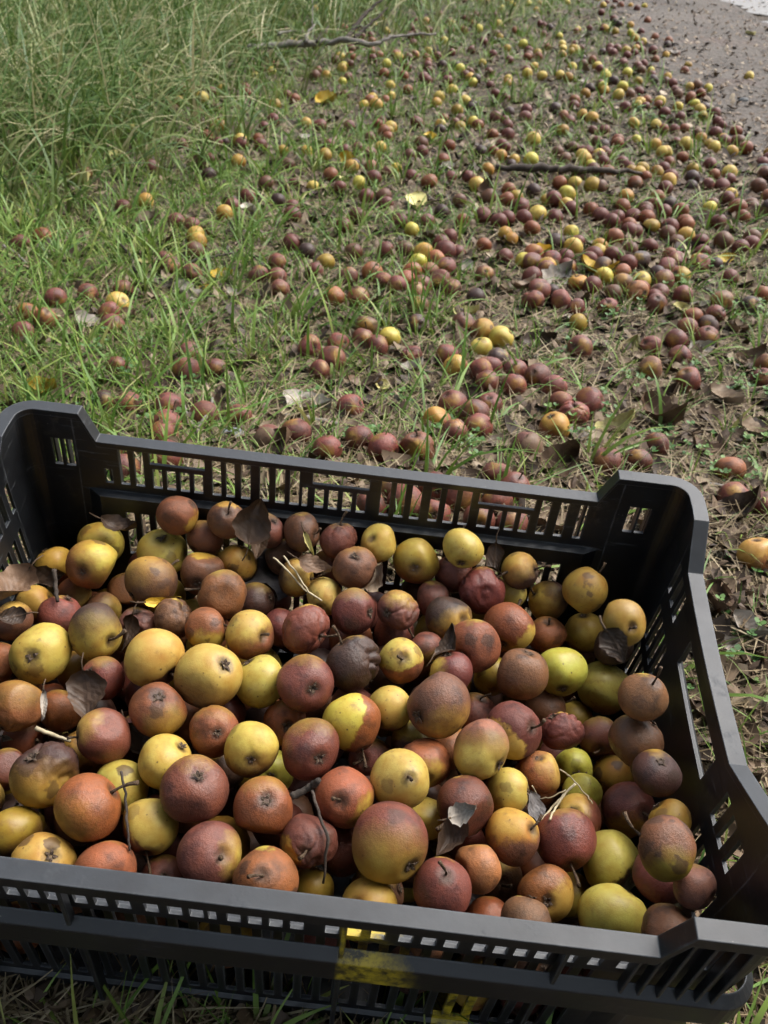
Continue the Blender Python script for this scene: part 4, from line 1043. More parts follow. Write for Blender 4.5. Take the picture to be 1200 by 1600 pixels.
# density maps over the picture's ground (columns x = 0..1200, rows y = 0..800), read at a point's own position on the ground
def dmap(rows):
    A = np.array(rows, float)
    def f(x, y):
        u = np.clip(np.asarray(x)/200.0, 0, A.shape[1]-1.001); v = np.clip(np.asarray(y)/100.0, 0, A.shape[0]-1.001)
        i = v.astype(int); j = u.astype(int); a = v-i; b2 = u-j
        return (A[i, j]*(1-a)*(1-b2)+A[i+1, j]*a*(1-b2)+A[i, j+1]*(1-a)*b2+A[i+1, j+1]*a*b2)
    return f
D_TALL = dmap([[1, 1, .85, .25, .08, 0, 0], [1, .85, .10, .0, 0, 0, 0], [.62, .22, 0, 0, 0, 0, 0], [.14, 0, 0, 0, 0, 0, 0], [0]*7, [0]*7, [0]*7, [0]*7, [0]*7])
D_GRASS = dmap([[.5, .6, .8, .9, .9, .25, .0], [.6, .8, .7, .6, .6, .22, .0], [.9, .9, .7, .55, .42, .32, .05], [1, .9, .65, .5, .30, .22, .10], [1, .8, .5, .42, .22, .2, .2], [.7, .6, .42, .40, .25, .22, .22], [.55, .45, .30, .22, .16, .11, .10], [.45, .36, .26, .22, .16, .08, .06], [.06, .06, .08, .08, .08, .06, .06]])
D_STRAW = dmap([[.3, .3, .35, .4, .4, .3, .05], [.4, .4, .5, .5, .5, .4, .06], [.5, .55, .6, .6, .6, .5, .15], [.6, .6, .7, .7, .7, .6, .4], [.6, .7, .8, .8, .8, .8, .7], [.7, .8, .8, .9, .9, .9, .9], [.8, .8, .9, .9, 1, 1, 1], [.8, .8, .9, .9, 1, 1, 1], [.8]*7])
D_PEAR = dmap([[0, 0, .03, .22, .5, .55, .0], [.0, .06, .45, .6, .95, 1.0, .05], [.02, .10, .40, .6, 1.0, .9, .3], [.02, .08, .30, .6, 1.0, .85, .6], [.0, .02, .08, .22, .45, .5, .4], [0, 0, 0, .03, .08, .1, .1], [0]*7, [0]*7, [0]*7])
def sample_ground(n, y0, y1, r, spread=.62, extra=.45):
    y = y0*(y1/y0)**r.random(n); x = (r.random(n)*2-1)*(spread*y+extra)
    return x, y
def in_crate(x, y, pad=0.0):
    q = np.stack([x-_c0[0], y-_c0[1]], 1) @ R_CW[:2, :2]
    return (np.abs(q[:, 0]) < .272+pad) & (np.abs(q[:, 1]) < .172+pad)

# far windfalls
r = np.random.default_rng(21)
x, y = sample_ground(16000, 1.35, 7.0, r)
z = gz(x, y); u, v, w = proj_w(np.stack([x, y, z], 1))
clump = .6+.4*np.sin(x*7+np.sin(y*5)*2)*np.sin(y*6.3+1.2)
keep = (v < 520) & (r.random(len(x)) < D_PEAR(u, v)*clump*np.where(v < 240, .42, .5)) & (path_side(x, y) < .12+r.exponential(.05, len(x)))
x, y = x[keep], y[keep]
pts = [np.array(p) for p in far_pts]; rad = list(far_rad); colr = list(far_col)
for a, b2 in zip(x, y):
    rr = r.uniform(.0165, .022); p = np.array([a, b2, float(gz(a, b2))+rr*.7])
    if all(abs(p[0]-q[0]) > .9*(rr+s) or abs(p[1]-q[1]) > .9*(rr+s) for q, s in zip(pts[-400:], rad[-400:])):
        pts.append(p); rad.append(rr)
        colr.append(YEL['g'] if r.random() < .07+.05*max(0, b2-3) else YEL['y'] if r.random() < .08+.07*max(0, b2-2.5) else YEL['l'] if r.random() < .08 else YEL['o'] if r.random() < .08 else ROT['RRROBORD'[r.integers(8)]])
for (a, b2) in [(985, 40), (945, 45), (1170, 120), (1094, 172), (1036, 238), (935, 243), (990, 193), (910, 243), (925, 185), (833, 218), (375, 220), (316, 153), (1155, 222), (1072, 225), (510, 118), (610, 200), (588, 163), (935, 395), (1140, 270), (1195, 272), (1185, 292)]:
    rr = r.uniform(.019, .023); p = at(a, b2, rr*.7); pts.append(p); rad.append(rr); colr.append(ROT['B'] if (a, b2) in ((1155, 222), (1185, 292), (1195, 272)) else YEL['y'])
o = pear_mass('distant_windfall_pears', pts, rad, colr, 14, 9, 8)
tag(o, 'hundreds of small far windfall pears, brown and yellow, strewn towards the path', 'pears', kind='stuff')
print('far pears', len(pts))
for p, s in zip(pts, rad): spheres.append((p, s))

# ------------------------------------------------------------------ grass, straw, litter
def blades(n_x, n_y, base_z, ang, length, width, lean, curve, tint, segs=4, twist=None):
    """arching blades as a strip each: arrays in, mesh arrays out"""
    n = len(n_x); t = np.linspace(0, 1, segs+1)
    dirx, diry = np.cos(ang), np.sin(ang)
    # angle from vertical grows along the blade
    th = lean[:, None]+curve[:, None]*t[None]
    ds = length[:, None]/segs
    hx = np.concatenate([np.zeros((n, 1)), np.cumsum(np.sin((th[:, :-1]+th[:, 1:])/2)*ds, 1)], 1)
    hz = np.concatenate([np.zeros((n, 1)), np.cumsum(np.cos((th[:, :-1]+th[:, 1:])/2)*ds, 1)], 1)
    X = n_x[:, None]+dirx[:, None]*hx; Y = n_y[:, None]+diry[:, None]*hx; Z = base_z[:, None]+hz
    wv = width[:, None]*(1-.93*t[None]**1.7)*.5
    fa = (ang if twist is None else ang+twist)
    sx, sy = -np.sin(fa), np.cos(fa)
    L = np.stack([X-sx[:, None]*wv, Y-sy[:, None]*wv, Z], 2); R_ = np.stack([X+sx[:, None]*wv, Y+sy[:, None]*wv, Z+wv*.5], 2)
    V = np.stack([L, R_], 2).reshape(n, -1, 3)
    k = 2*(segs+1); base = (np.arange(n)*k)[:, None]
    q = np.array([[2*i, 2*i+1, 2*i+3, 2*i+2] for i in range(segs)])
    Q = (base[:, :, None]+q[None]).reshape(-1, 4)
    A = np.repeat(tint, k); H = np.tile(np.repeat(t, 2), n)
    return V.reshape(-1, 3), Q, A, H
def blade_object(name, parts, mat, label, cat):
    V = []; Q = []; A = []; H = []; off = 0
    for v, q, a, h in parts: V.append(v); Q.append(q+off); A.append(a); H.append(h); off += len(v)
    o = np_mesh(name, np.concatenate(V), np.concatenate(Q), np.zeros((0, 3), int), mat, {'tint': np.concatenate(A), 'along': np.concatenate(H)})
    return tag(o, label, cat, kind='stuff')
# green grass grows in tufts
r = np.random.default_rng(31)
tx, ty = sample_ground(58000, .28, 8.5, r)
u, v, w = proj_w(np.stack([tx, ty, gz(tx, ty)], 1))
keep = (r.random(len(tx)) < D_GRASS(u, v)) & (path_side(tx, ty) < -.02+r.normal(0, .05, len(tx))) & ~in_crate(tx, ty, .01)
tx, ty = tx[keep], ty[keep]
nb = r.integers(4, 10, len(tx)); bx_ = np.repeat(tx, nb); by_ = np.repeat(ty, nb); n = len(bx_)
tw_ = r.random(len(tx)) < .10; tl = np.repeat(np.where(tw_, r.uniform(.9, 1.7, len(tx)), r.uniform(.25, .85, len(tx))), nb); tq = np.repeat(np.where(tw_, 1.7, .9), nb); tt = np.repeat(r.uniform(0, .55, len(tx)), nb)
ang = r.uniform(0, 6.283, n); off = np.abs(r.normal(0, .013, n))
bx_ = bx_+np.cos(ang)*off; by_ = by_+np.sin(ang)*off
ok = ~in_crate(bx_, by_, .006)
bx_, by_, ang, tl, tt, tq = bx_[ok], by_[ok], ang[ok], tl[ok], tt[ok], tq[ok]; n = len(bx_)
L = .075*tl*r.uniform(.5, 1.4, n); wd = r.uniform(.0014, .0034, n)*(1+.10*by_)*tq
g1 = blades(bx_, by_, gz(bx_, by_)-.002, ang, L, wd, np.abs(r.normal(.45, .38, n)), r.uniform(.2, 1.7, n), np.clip(tt+r.normal(.20, .16, n), 0, 1), 4, r.normal(0, .5, n))
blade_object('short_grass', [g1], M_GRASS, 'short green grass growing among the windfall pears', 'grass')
print('grass', n)
# tall grass at the back
tx, ty = sample_ground(21000, 1.5, 9.0, r, .66)
u, v, w = proj_w(np.stack([tx, ty, gz(tx, ty)], 1))
keep = (r.random(len(tx)) < D_TALL(u, v)) & (path_side(tx, ty) < -.25)
tx, ty = tx[keep], ty[keep]; nb = r.integers(4, 9, len(tx)); bx_ = np.repeat(tx, nb); by_ = np.repeat(ty, nb); n = len(bx_)
ht = np.repeat(r.uniform(.6, 1.15, len(tx)), nb)
ang = r.normal(-.4, 1.5, n); off = np.abs(r.normal(0, .03, n)); bx_ = bx_+np.cos(ang)*off; by_ = by_+np.sin(ang)*off
L = .42*ht*r.uniform(.5, 1.2, n)
dry = np.where(r.random(n) < .26, r.uniform(.80, 1, n), r.uniform(0, .72, n))
g2 = blades(bx_, by_, gz(bx_, by_)-.003, ang, L, r.uniform(.004, .0082, n), np.abs(r.normal(.22, .22, n)), r.uniform(.6, 2.4, n), dry, 5, r.normal(0, .5, n))
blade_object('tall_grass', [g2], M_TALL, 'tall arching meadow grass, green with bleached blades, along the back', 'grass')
print('tall', n)
# dry straw lying about
tx, ty = sample_ground(150000, .28, 7.5, r)
u, v, w = proj_w(np.stack([tx, ty, gz(tx, ty)], 1))
keep = (r.random(len(tx)) < D_STRAW(u, v)*np.where(path_side(tx, ty) > 0, .12, 1)) & ~in_crate(tx, ty, .012)
tx, ty = tx[keep], ty[keep]; n = len(tx)
g3 = blades(tx, ty, gz(tx, ty)+r.uniform(.001, .010, n), r.uniform(0, 6.283, n), r.uniform(.018, .075, n), r.uniform(.0010, .0027, n)*(1+.12*ty), r.normal(1.42, .12, n), r.normal(.1, .35, n), r.beta(2, 2, n), 2, r.normal(0, .4, n))
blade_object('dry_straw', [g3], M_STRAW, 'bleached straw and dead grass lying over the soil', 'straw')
print('straw', n)
# clover and small weeds: little round leaves on stalks, densest by the raised corner
cl = [(715, 695, 26), (740, 705, 20), (1020, 700, 30), (1045, 712, 26), (905, 668, 22), (935, 655, 20), (880, 690, 20), (1130, 745, 24), (1160, 760, 20), (1175, 600, 26), (1150, 620, 22), (1085, 590, 18), (1100, 420, 24), (1180, 500, 30), (955, 500, 24), (980, 600, 24), (300, 620, 26), (190, 600, 24), (220, 650, 20), (150, 560, 20), (1180, 1010, 18), (1190, 900, 20), (1185, 1075, 16), (1020, 190, 40), (1000, 175, 40), (1060, 455, 20), (560, 690, 16), (480, 640, 14), (620, 640, 14), (880, 560, 16), (1190, 700, 20)]
CV = []; CQ = []; CA_ = []; CH = []; coff = 0
for (cx, cy_, k_) in cl:
    P0 = at(cx, cy_)
    for _ in range(int(k_*.8)):
        a = r.uniform(0, 6.28); d = abs(r.normal(0, .042)); px0, py0 = P0[0]+d*math.cos(a), P0[1]+d*math.sin(a)
        if in_crate(np.array([px0]), np.array([py0]), .02)[0]: continue
        h = r.uniform(.008, .03); z0 = float(gz(px0, py0)); tn = r.random(); sz = r.uniform(.0022, .0046)
        a0 = r.uniform(0, 6.28)
        for q in range(3):
            aa = a0+q*2.094; c0 = np.array([px0+math.cos(aa)*sz*.95, py0+math.sin(aa)*sz*.95, z0+h])
            ring = [c0+np.array([math.cos(b2)*sz*.85, math.sin(b2)*sz*.85, sz*.35*math.cos(b2-aa)+r.normal(0, .0004)]) for b2 in np.linspace(0, 6.283, 6, endpoint=False)]
            CV += ring; CQ += [(coff, coff+1, coff+2, coff+3), (coff, coff+3, coff+4, coff+5)]; CA_ += [tn]*6; CH += [1.0]*6; coff += 6
        st = [np.array([px0, py0, z0]), np.array([px0+.0008, py0, z0]), np.array([px0+.0008, py0, z0+h]), np.array([px0, py0, z0+h])]
        CV += st; CQ += [(coff, coff+1, coff+2, coff+3)]; CA_ += [.9]*4; CH += [.5]*4; coff += 4
o = np_mesh('clover', np.array(CV), np.array(CQ), np.zeros((0, 3), int), M_CLOVER, {'tint': np.array(CA_), 'along': np.array(CH)})
tag(o, 'small three-leaved clover and weeds in patches round the crate', 'clover', kind='stuff')
# crumbs of dead leaves and chips of bark
tx, ty = sample_ground(85000, .28, 7.5, r); keep = ~in_crate(tx, ty, .01); tx, ty = tx[keep], ty[keep]
n = len(tx); ps = path_side(tx, ty)
sz = r.gamma(2.0, .0036, n)*np.where(r.random(n) < .05, 2.0, 1)*(1+.06*ty); sz = np.minimum(sz*np.where(ps > 0, .55, 1), .0125)
a = r.uniform(0, 6.283, n); tl1 = r.normal(0, .45, n); tl2 = r.normal(0, .45, n)
ex = np.stack([np.cos(a), np.sin(a), tl1], 1)*sz[:, None]; ey = np.stack([-np.sin(a), np.cos(a), tl2], 1)*(sz*r.uniform(.35, .8, n))[:, None]
c0 = np.stack([tx, ty, gz(tx, ty)+.002+np.abs(tl1)*sz*.8+np.where(ps > 0, .007, 0)], 1); bend = np.zeros((n, 3)); bend[:, 2] = sz*r.uniform(.1, .5, n)
VV = np.stack([c0-ex, c0-ex*.3-ey, c0+ex*.6-ey*.8, c0+ex, c0+ex*.4+ey, c0-ex*.5+ey*.9, c0+bend], 1)
base = (np.arange(n)*7)[:, None]
TT = np.concatenate([base+np.array([[i, (i+1) % 6, 6]]) for i in range(6)])
tint = np.clip(r.beta(1.6, 2.2, n)+np.where(ps > 0, .25, 0), 0, 1)
o = np_mesh('leaf_litter', VV.reshape(-1, 3), np.zeros((0, 4), int), TT, M_LITTER, {'tint': np.repeat(tint, 7)}, smooth=False)
tag(o, 'crumbs of dead leaves and bark scattered over the soil', 'leaf litter', kind='stuff')

# small dead leaves, too many to count
r = np.random.default_rng(37)
tx, ty = sample_ground(17000, .35, 7.0, r); u, v, w = proj_w(np.stack([tx, ty, gz(tx, ty)], 1)); ps = path_side(tx, ty)
D_LEAF = dmap([[.05, .05, .1, .2, .3, .4, .3], [.05, .1, .2, .3, .5, .6, .4], [.15, .2, .3, .5, .7, .7, .5], [.3, .3, .4, .6, .8, .9, .7], [.4, .5, .6, .7, .9, 1, .9], [.5, .6, .7, .8, 1, 1, 1], [.7, .7, .8, .9, 1, 1, 1], [.7, .7, .8, .9, 1, 1, 1], [.3, .3, .4, .5, .8, 1, 1]])
keep = (r.random(len(tx)) < D_LEAF(u, v)) & ~in_crate(tx, ty, .03); tx, ty, ps = tx[keep], ty[keep], ps[keep]; n = len(tx)
S_, T_ = np.meshgrid(np.linspace(0, 1, 6), np.linspace(-1, 1, 4), indexing='ij'); S_ = S_.ravel(); T_ = T_.ravel()
Ln = r.uniform(.014, .044, n)*np.where(ps > 0, .7, 1); Wn = Ln*r.uniform(.22, .42, n); cu = r.uniform(-.2, .8, n); cp_ = r.uniform(-.3, 1.1, n)
wS = np.sin(np.pi*np.clip(S_*.94+.03, 0, 1)**.8)**.8
lx = (S_[None]-.5)*Ln[:, None]; ly = T_[None]*wS[None]*Wn[:, None]*(1+r.normal(0, .08, (n, 24)))
lz = cu[:, None]*Ln[:, None]*(S_[None]-.5)**2*1.6+cp_[:, None]*Wn[:, None]*T_[None]**2*.6+r.normal(0, .0009, (n, 24))
an = r.uniform(0, 6.283, n); t1 = r.normal(0, .28, n); t2 = r.normal(0, .28, n)
X_ = tx[:, None]+np.cos(an)[:, None]*lx-np.sin(an)[:, None]*ly; Y_ = ty[:, None]+np.sin(an)[:, None]*lx+np.cos(an)[:, None]*ly
Z_ = gz(tx, ty)[:, None]+.006+np.where(ps > 0, .006, 0)[:, None]+lz+t1[:, None]*lx+t2[:, None]*ly
Z_ = np.maximum(Z_, gz(X_, Y_)+.003)
qb = np.array([[i*4+j, (i+1)*4+j, (i+1)*4+j+1, i*4+j+1] for i in range(5) for j in range(3)])
o = np_mesh('small_dead_leaves', np.stack([X_, Y_, Z_], 2).reshape(-1, 3), ((np.arange(n)*24)[:, None, None]+qb[None]).reshape(-1, 4), np.zeros((0, 3), int), M_LITTER, {'tint': np.repeat(np.clip(r.beta(1.5, 2.0, n), 0, 1), 24)})
tag(o, 'small curled dead leaves carpeting the soil between the pears', 'dead leaves', kind='stuff')
# ------------------------------------------------------------------ leaves
SP = np.array([p for p, _ in spheres]); SR = np.array([q for _, q in spheres])
def leaf_mesh(L, W, curl, cup, seed, ragged=.08, fold=0.0, tip=.75, nu=15, nv=11):
    r = np.random.default_rng(seed); s = np.linspace(0, 1, nu); t = np.linspace(-1, 1, nv)
    S, T = np.meshgrid(s, t, indexing='ij')
    w = np.sin(np.pi*np.clip(S, 0, 1)**tip)**.8*(1-.25*S)*W
    edge = 1+ragged*np.sin(S*23+r.uniform(0, 6)+2*np.sign(T))*np.abs(T)**3+r.normal(0, ragged*.5, S.shape)*(np.abs(T) > .95)
    x = (S-.5)*L; y = T*w*edge
    z = curl*L*((S-.45)**2*2.2)+cup*W*(T**2)*(.6+.8*S)+fold*W*np.abs(T)
    P = np.stack([x.ravel(), y.ravel(), z.ravel()], 1)
    P[:, 2] += .09*W*vnoise(P/L, seed, 9)+.05*W*vnoise(P/L, seed+2, 22)
    P[:, 1] += .05*W*vnoise(P/L, seed+5, 6)
    # bend sideways
    P[:, 1] += r.uniform(-.12, .12)*L*((S.ravel()-.5)**2*2)
    vein = np.exp(-(T/.09)**2)+.7*np.exp(-((((S*9-np.abs(T)*1.6) % 1)-.5)/.12)**2)*(np.abs(T) > .05)
    i = (np.arange(nu-1)[:, None]*nv+np.arange(nv-1)[None]).ravel()
    Q = np.stack([i, i+nv, i+nv+1, i+1], 1)
    return P, Q, np.clip(vein.ravel(), 0, 1)
NLEAF = [0]
def add_leaf(x, y, Lpx, ang, mat, where, curl=.25, cup=.35, wid=.36, tilt=(0, 0), fold=0.0, lift=.004, stalk=True, name='fallen_leaf', ragged=.08, stand=0.0):
    """leaf seen at photo pixel x,y, tip towards ang degrees (0 = right, 90 = down) in the photo"""
    NLEAF[0] += 1; sd_ = 500+NLEAF[0]*7
    a = math.radians(ang)
    if where == 'ground':
        C0 = at(x, y, lift); q = at(x+math.cos(a)*12, y+math.sin(a)*12, lift)-C0
        N = np.array([tilt[0], tilt[1], 1.0])
    else:
        d = ray_w(x, y); d /= np.linalg.norm(d); best = None
        oc_ = CAM-PW; bq = oc_@d; cq = (oc_**2).sum(1)-allr**2; disc = bq*bq-cq
        ts = np.where(disc > 0, -bq-np.sqrt(np.clip(disc, 0, None)), 1e9); k_ = int(ts.argmin())
        if ts[k_] < 1e8: C0 = CAM+d*ts[k_]; N = (C0-PW[k_])/allr[k_]
        else: C0 = c2w(CAM_C+ray_c(x, y)/abs(ray_c(x, y)[2])*(CAM_C[2]+.07)); N = np.array([0, 0, 1.0])
        N = N*.5+np.array([tilt[0], tilt[1], .6])-d*.35; N = N/np.linalg.norm(N)
        C0 = C0-d*lift
        q = B_W[0]*math.cos(a)-B_W[1]*math.sin(a)
        if stand: N = -d*.9+np.array([tilt[0], tilt[1], .2])
    N = N/np.linalg.norm(N)
    X = q-N*(q@N); X /= np.linalg.norm(X); Y = np.cross(N, X)
    dist = -(B_W[2]@(C0-CAM)); L = Lpx*dist/FPX*(1.18 if where == 'ground' else 1.0)
    P, Q, vein = leaf_mesh(L, L*wid, curl, cup, sd_, ragged, fold)
    W = P@np.stack([X, Y, N])
    A, RR = (SP, SR) if where == 'ground' else (PW, allr)
    wpos = W+C0
    near = np.linalg.norm(A-C0, axis=1) < L+.05
    for c, rr in zip(A[near], RR[near]):
        dv = wpos-c; dl = np.linalg.norm(dv, axis=1); ins = dl < rr*1.03+.0006
        wpos[ins] = c+dv[ins]/dl[ins][:, None]*(rr*1.03+.0006)
    if where == 'ground':
        g = gz(wpos[:, 0], wpos[:, 1])+.003; wpos[:, 2] = np.maximum(wpos[:, 2], g)
    o = np_mesh(name, wpos-C0, Q, np.zeros((0, 3), int), ML[mat], {'vein': vein})
    o.location = C0
    if stalk:
        e = wpos[(0*11)+5]-C0; dirn = -X
        pts_ = [e+X*.002, e+dirn*L*.18+N*L*.03, e+dirn*L*.36+N*L*.02+Y*L*.05]
        V_, F_ = tube(pts_, [.0007, .0006, .0005], 5); mesh_obj('stalk', V_, F_, M_STEM, o, True)
    return o
def LF(label, group, *a, **k):
    return tag(add_leaf(*a, **k), label, 'leaf', group)
G1 = 'dead leaves lying on the pears'
LF('large slate-grey dead leaf spread over the pears in the middle', G1, 432, 908, 140, 28, 'slate', 'crate', .12, .15, .36, lift=.020, ragged=.12)
LF('dark brown leaf standing upright against the back wall', G1, 396, 815, 74, -75, 'dark', 'crate', .2, .5, .42, (0, -.2), lift=.02, stand=1)
LF('folded brown leaf hanging below the upright dark leaf', G1, 405, 848, 60, 100, 'brown', 'crate', .3, .8, .28, lift=.012, stand=1)
LF('crumpled dark leaf against the slots near the back corner', G1, 190, 826, 62, 25, 'dark', 'crate', .5, .6, .28, lift=.012)
LF('large brown leaf curled in the back corner of the crate', G1, 25, 920, 78, 110, 'brown', 'crate', .3, .5, .42, lift=.015)
LF('dark brown leaf between the corner leaf and the two-tone pear', G1, 72, 905, 70, -10, 'dark', 'crate', .2, .4, .34, lift=.012)
LF('small dark leaf under the corner leaf', G1, 18, 965, 46, 160, 'dark', 'crate', .3, .4, .36, lift=.008)
LF('dark leaf wedged between the bruised pear and a pink one', G1, 200, 992, 62, 100, 'dark', 'crate', .3, .5, .3, lift=.004)
LF('narrow yellow leaf strip under the golden brown pear', G1, 252, 941, 56, -5, 'yellow', 'crate', .3, .6, .16, lift=.006)
LF('dark brown leaf between pears below the star calyx pear', G1, 138, 1085, 76, 80, 'dark', 'crate', .2, .3, .46, lift=.012)
LF('grey-green rolled leaf strip near the crate edge', G1, 66, 1105, 52, 105, 'grey', 'crate', .2, 1.2, .12, lift=.012)
LF('tiny grey leaf scrap near the crate edge', G1, 10, 1155, 30, 10, 'grey', 'crate', .3, 1.0, .2, lift=.012)
LF('thin black leaf beside the maroon pear', G1, 218, 1160, 66, 60, 'dark', 'crate', .3, .4, .36, lift=.002)
LF('tan dry leaf poking up behind the sideways red pear', G1, 585, 905, 48, -60, 'tan', 'crate', .4, .8, .34, lift=.012, stand=1)
LF('brown leaf lying beside the pale rolled leaf', G1, 488, 888, 54, 20, 'brown', 'crate', .3, .5, .36, lift=.012)
LF('pale yellow rolled leaf beside the upright red pear', G1, 482, 850, 42, 70, 'pale', 'crate', .2, 1.2, .12, lift=.012)
LF('dark brown leaf clinging to the plain brown pear', G1, 703, 1008, 62, -75, 'dark', 'crate', .2, .5, .26, lift=.012)
LF('beige and black curled leaf above the tan pear', G1, 722, 1272, 46, -20, 'grey', 'crate', .4, .6, .42, lift=.022, ragged=.14)
LF('black leaf folded below the beige leaf', G1, 708, 1302, 70, 125, 'dark', 'crate', .4, .6, .32, lift=.018)
LF('slate-grey leaf under the cluster of white stalks', G1, 836, 1272, 70, 95, 'slate', 'crate', .25, .4, .26, lift=.014, ragged=.14)
LF('dark curled leaf in front of the tan pear', G1, 745, 1398, 56, 70, 'slate', 'crate', .3, .5, .36, lift=.010)
LF('dark leaf lying by the end wall below the olive pear', G1, 962, 1008, 60, 60, 'dark', 'crate', .2, .3, .40, lift=.012)
LF('narrow dark leaf propped against the back wall ledge', G1, 772, 880, 64, 95, 'dark', 'crate', .2, .5, .24, lift=.015, stand=1)
# on the ground: x, y, length px, direction, colour, label if it is a landmark
GL = [(930,425,48,10,'yellow','broad yellow leaf lying among the windfall pears'), (1065,490,36,80,'pale','pale yellow leaf below the broad yellow one'), (345,432,30,-8,'yellow','small bright yellow leaf in the open grass'),
 (68,613,42,5,'yellow','bright yellow leaf just behind the raised back corner of the crate'), (480,635,68,10,'grey','large grey dead leaf lying flat behind the crate'), (1030,657,64,30,'brown','curled brown leaf a little behind the raised corner'),
 (962,675,56,-5,'pale','pale cream leaf lying behind the raised corner'), (902,688,48,70,'grey','whitish torn leaf behind the back rim'), (985,543,30,-30,'pale','lime yellow leaf lying on the straw'), (407,560,26,-5,'pale','yellow-green leaf lying in the short grass'),
 (512,160,34,10,'yellow','vivid yellow leaf far back in the grass'), (650,318,44,95,'pale','long cream leaf standing in the middle distance'), (1073,395,44,-10,'dark','black leaf lying over the pears by the path'),
 (320,452,26,30,'yellow',''), (847,393,22,10,'yellow',''), (1133,408,26,-10,'yellow',''), (728,492,36,10,'pale',''), (228,412,24,10,'pale',''), (542,255,26,10,'yellow',''), (537,280,18,0,'pale',''), (673,218,22,60,'yellow',''),
 (567,553,42,60,'brown',''), (567,603,44,0,'brown',''), (573,573,30,-20,'tan',''), (497,467,30,80,'grey',''), (597,607,24,100,'pale',''), (613,627,26,0,'grey',''), (645,580,32,-10,'grey',''), (713,413,28,60,'brown',''), (730,420,28,110,'grey',''),
 (735,620,32,20,'dark',''), (720,553,28,80,'brown',''), (607,507,36,10,'dark',''), (463,383,36,40,'dark',''), (503,687,42,20,'tan',''), (433,702,62,-8,'brown',''), (140,507,42,10,'grey',''), (287,457,42,80,'grey',''), (310,467,36,0,'grey',''), (367,463,26,0,'grey',''), (393,485,26,-20,'tan',''),
 (123,597,38,0,'brown',''), (263,607,46,-10,'dark',''), (130,622,52,10,'dark',''), (352,620,34,60,'tan',''), (203,497,32,20,'brown',''), (263,380,38,60,'brown',''), (390,333,36,50,'grey',''), (113,525,36,30,'brown',''), (30,352,28,-10,'tan',''),
 (830,715,52,60,'brown',''), (877,730,60,-20,'brown',''), (1097,703,46,10,'brown',''), (1127,625,46,20,'tan',''), (1038,623,34,0,'dark',''), (1093,547,42,-15,'grey',''), (897,503,32,30,'grey',''), (870,437,52,-20,'grey',''), (927,383,24,0,'grey',''), (1020,363,38,0,'dark',''),
 (840,540,52,-5,'dark',''), (1093,482,34,-10,'grey',''), (1115,443,22,60,'tan',''), (1173,563,42,-10,'brown',''), (1167,677,42,20,'tan',''), (820,447,32,-10,'tan',''), (1120,338,32,30,'tan',''), (1182,338,32,10,'brown',''),
 (1155,805,62,0,'dark',''), (843,712,42,60,'brown',''), (1165,985,52,40,'grey',''), (1192,1030,42,90,'brown',''), (1115,940,52,80,'brown',''), (1195,942,32,0,'dark',''), (90,263,34,40,'tan',''), (182,245,28,20,'pale',''), (127,290,38,30,'pale',''),
 (1052,86,18,0,'grey',''), (1049,71,16,20,'grey',''), (918,58,20,40,'grey',''), (1017,68,18,0,'tan',''), (913,128,18,0,'grey',''), (1172,55,16,0,'pale',''), (1130,1010,30,0,'grey',''), (60,560,34,20,'brown',''), (235,345,28,0,'tan',''), (440,300,26,30,'brown',''), (705,265,28,20,'grey',''), (760,300,26,-30,'brown',''), (480,215,24,10,'grey',''), (310,265,28,60,'brown','')]
litems = []
WORDS = {'brown': 'brown dead', 'dark': 'dark dead', 'grey': 'grey dead', 'tan': 'tan dry', 'yellow': 'yellow', 'pale': 'pale yellow'}
for (x, y, L, a, c, lb) in GL:
    o = add_leaf(x, y, L, a, c, 'ground', random.uniform(.1, .55), random.uniform(.1, .7), random.uniform(.34, .46), (random.gauss(0, .22), random.gauss(-.15, .22)), random.choice([0, 0, .25]), .008, L > 30, ragged=random.uniform(.04, .13))
    if lb: tag(o, lb, 'leaf', 'fallen leaves on the grass')
    else: litems.append((o.name, x, y, WORDS[c]))
GLM2 = [g for g in GLM if 'leaf' not in g[0]]+[('the broad yellow leaf', 930, 425), ('the small yellow leaf in the open grass', 345, 432), ('the yellow leaf behind the back corner', 68, 612), ('the large grey leaf behind the crate', 480, 635), ('the black leaf by the path', 1073, 395), ('the vivid yellow leaf far back', 512, 160), ('the grey fallen branch', 520, 65), ('the dark stick by the path', 880, 265), ('the whitish torn leaf behind the rim', 902, 688), ('the long cream leaf', 650, 318)]
for k_, v in label_by_landmark(litems, GLM2, lambda look, o_, side, nm: f"{look} leaf {o_} {side} {nm}").items(): tag(bpy.data.objects[k_], trim(v), 'leaf', 'fallen leaves on the grass')

# ------------------------------------------------------------------ sticks, stalks, stones
def depth_pt(x, y, depth):
    d = np.array([(x-600)/FPX, -(y-800)/FPX, -1.0])*depth
    return CAM+B_W.T@d
def stick(name, pts, radii, mat, label, cat, parent=None, sides=7, jag=.0):
    P = [np.asarray(p, float) for p in pts]
    # finer, slightly crooked
    Q = []; R2 = []
    for i in range(len(P)-1):
        n = 5
        for q in range(n):
            t = q/n; Q.append(P[i]*(1-t)+P[i+1]*t+rng.normal(0, 1, 3)*jag); R2.append((radii[i]*(1-t)+radii[i+1]*t)*random.uniform(.88, 1.12))
    Q.append(P[-1]); R2.append(radii[-1])
    org = Q[0].copy() if parent is None else np.zeros(3)
    V_, F_ = tube([q-(org if parent is None else np.array(parent.location)) for q in Q], R2, sides)
    o = mesh_obj(name, V_, F_, mat, parent, True)
    if parent is None: o.location = org
    return tag(o, label, cat) if label else o
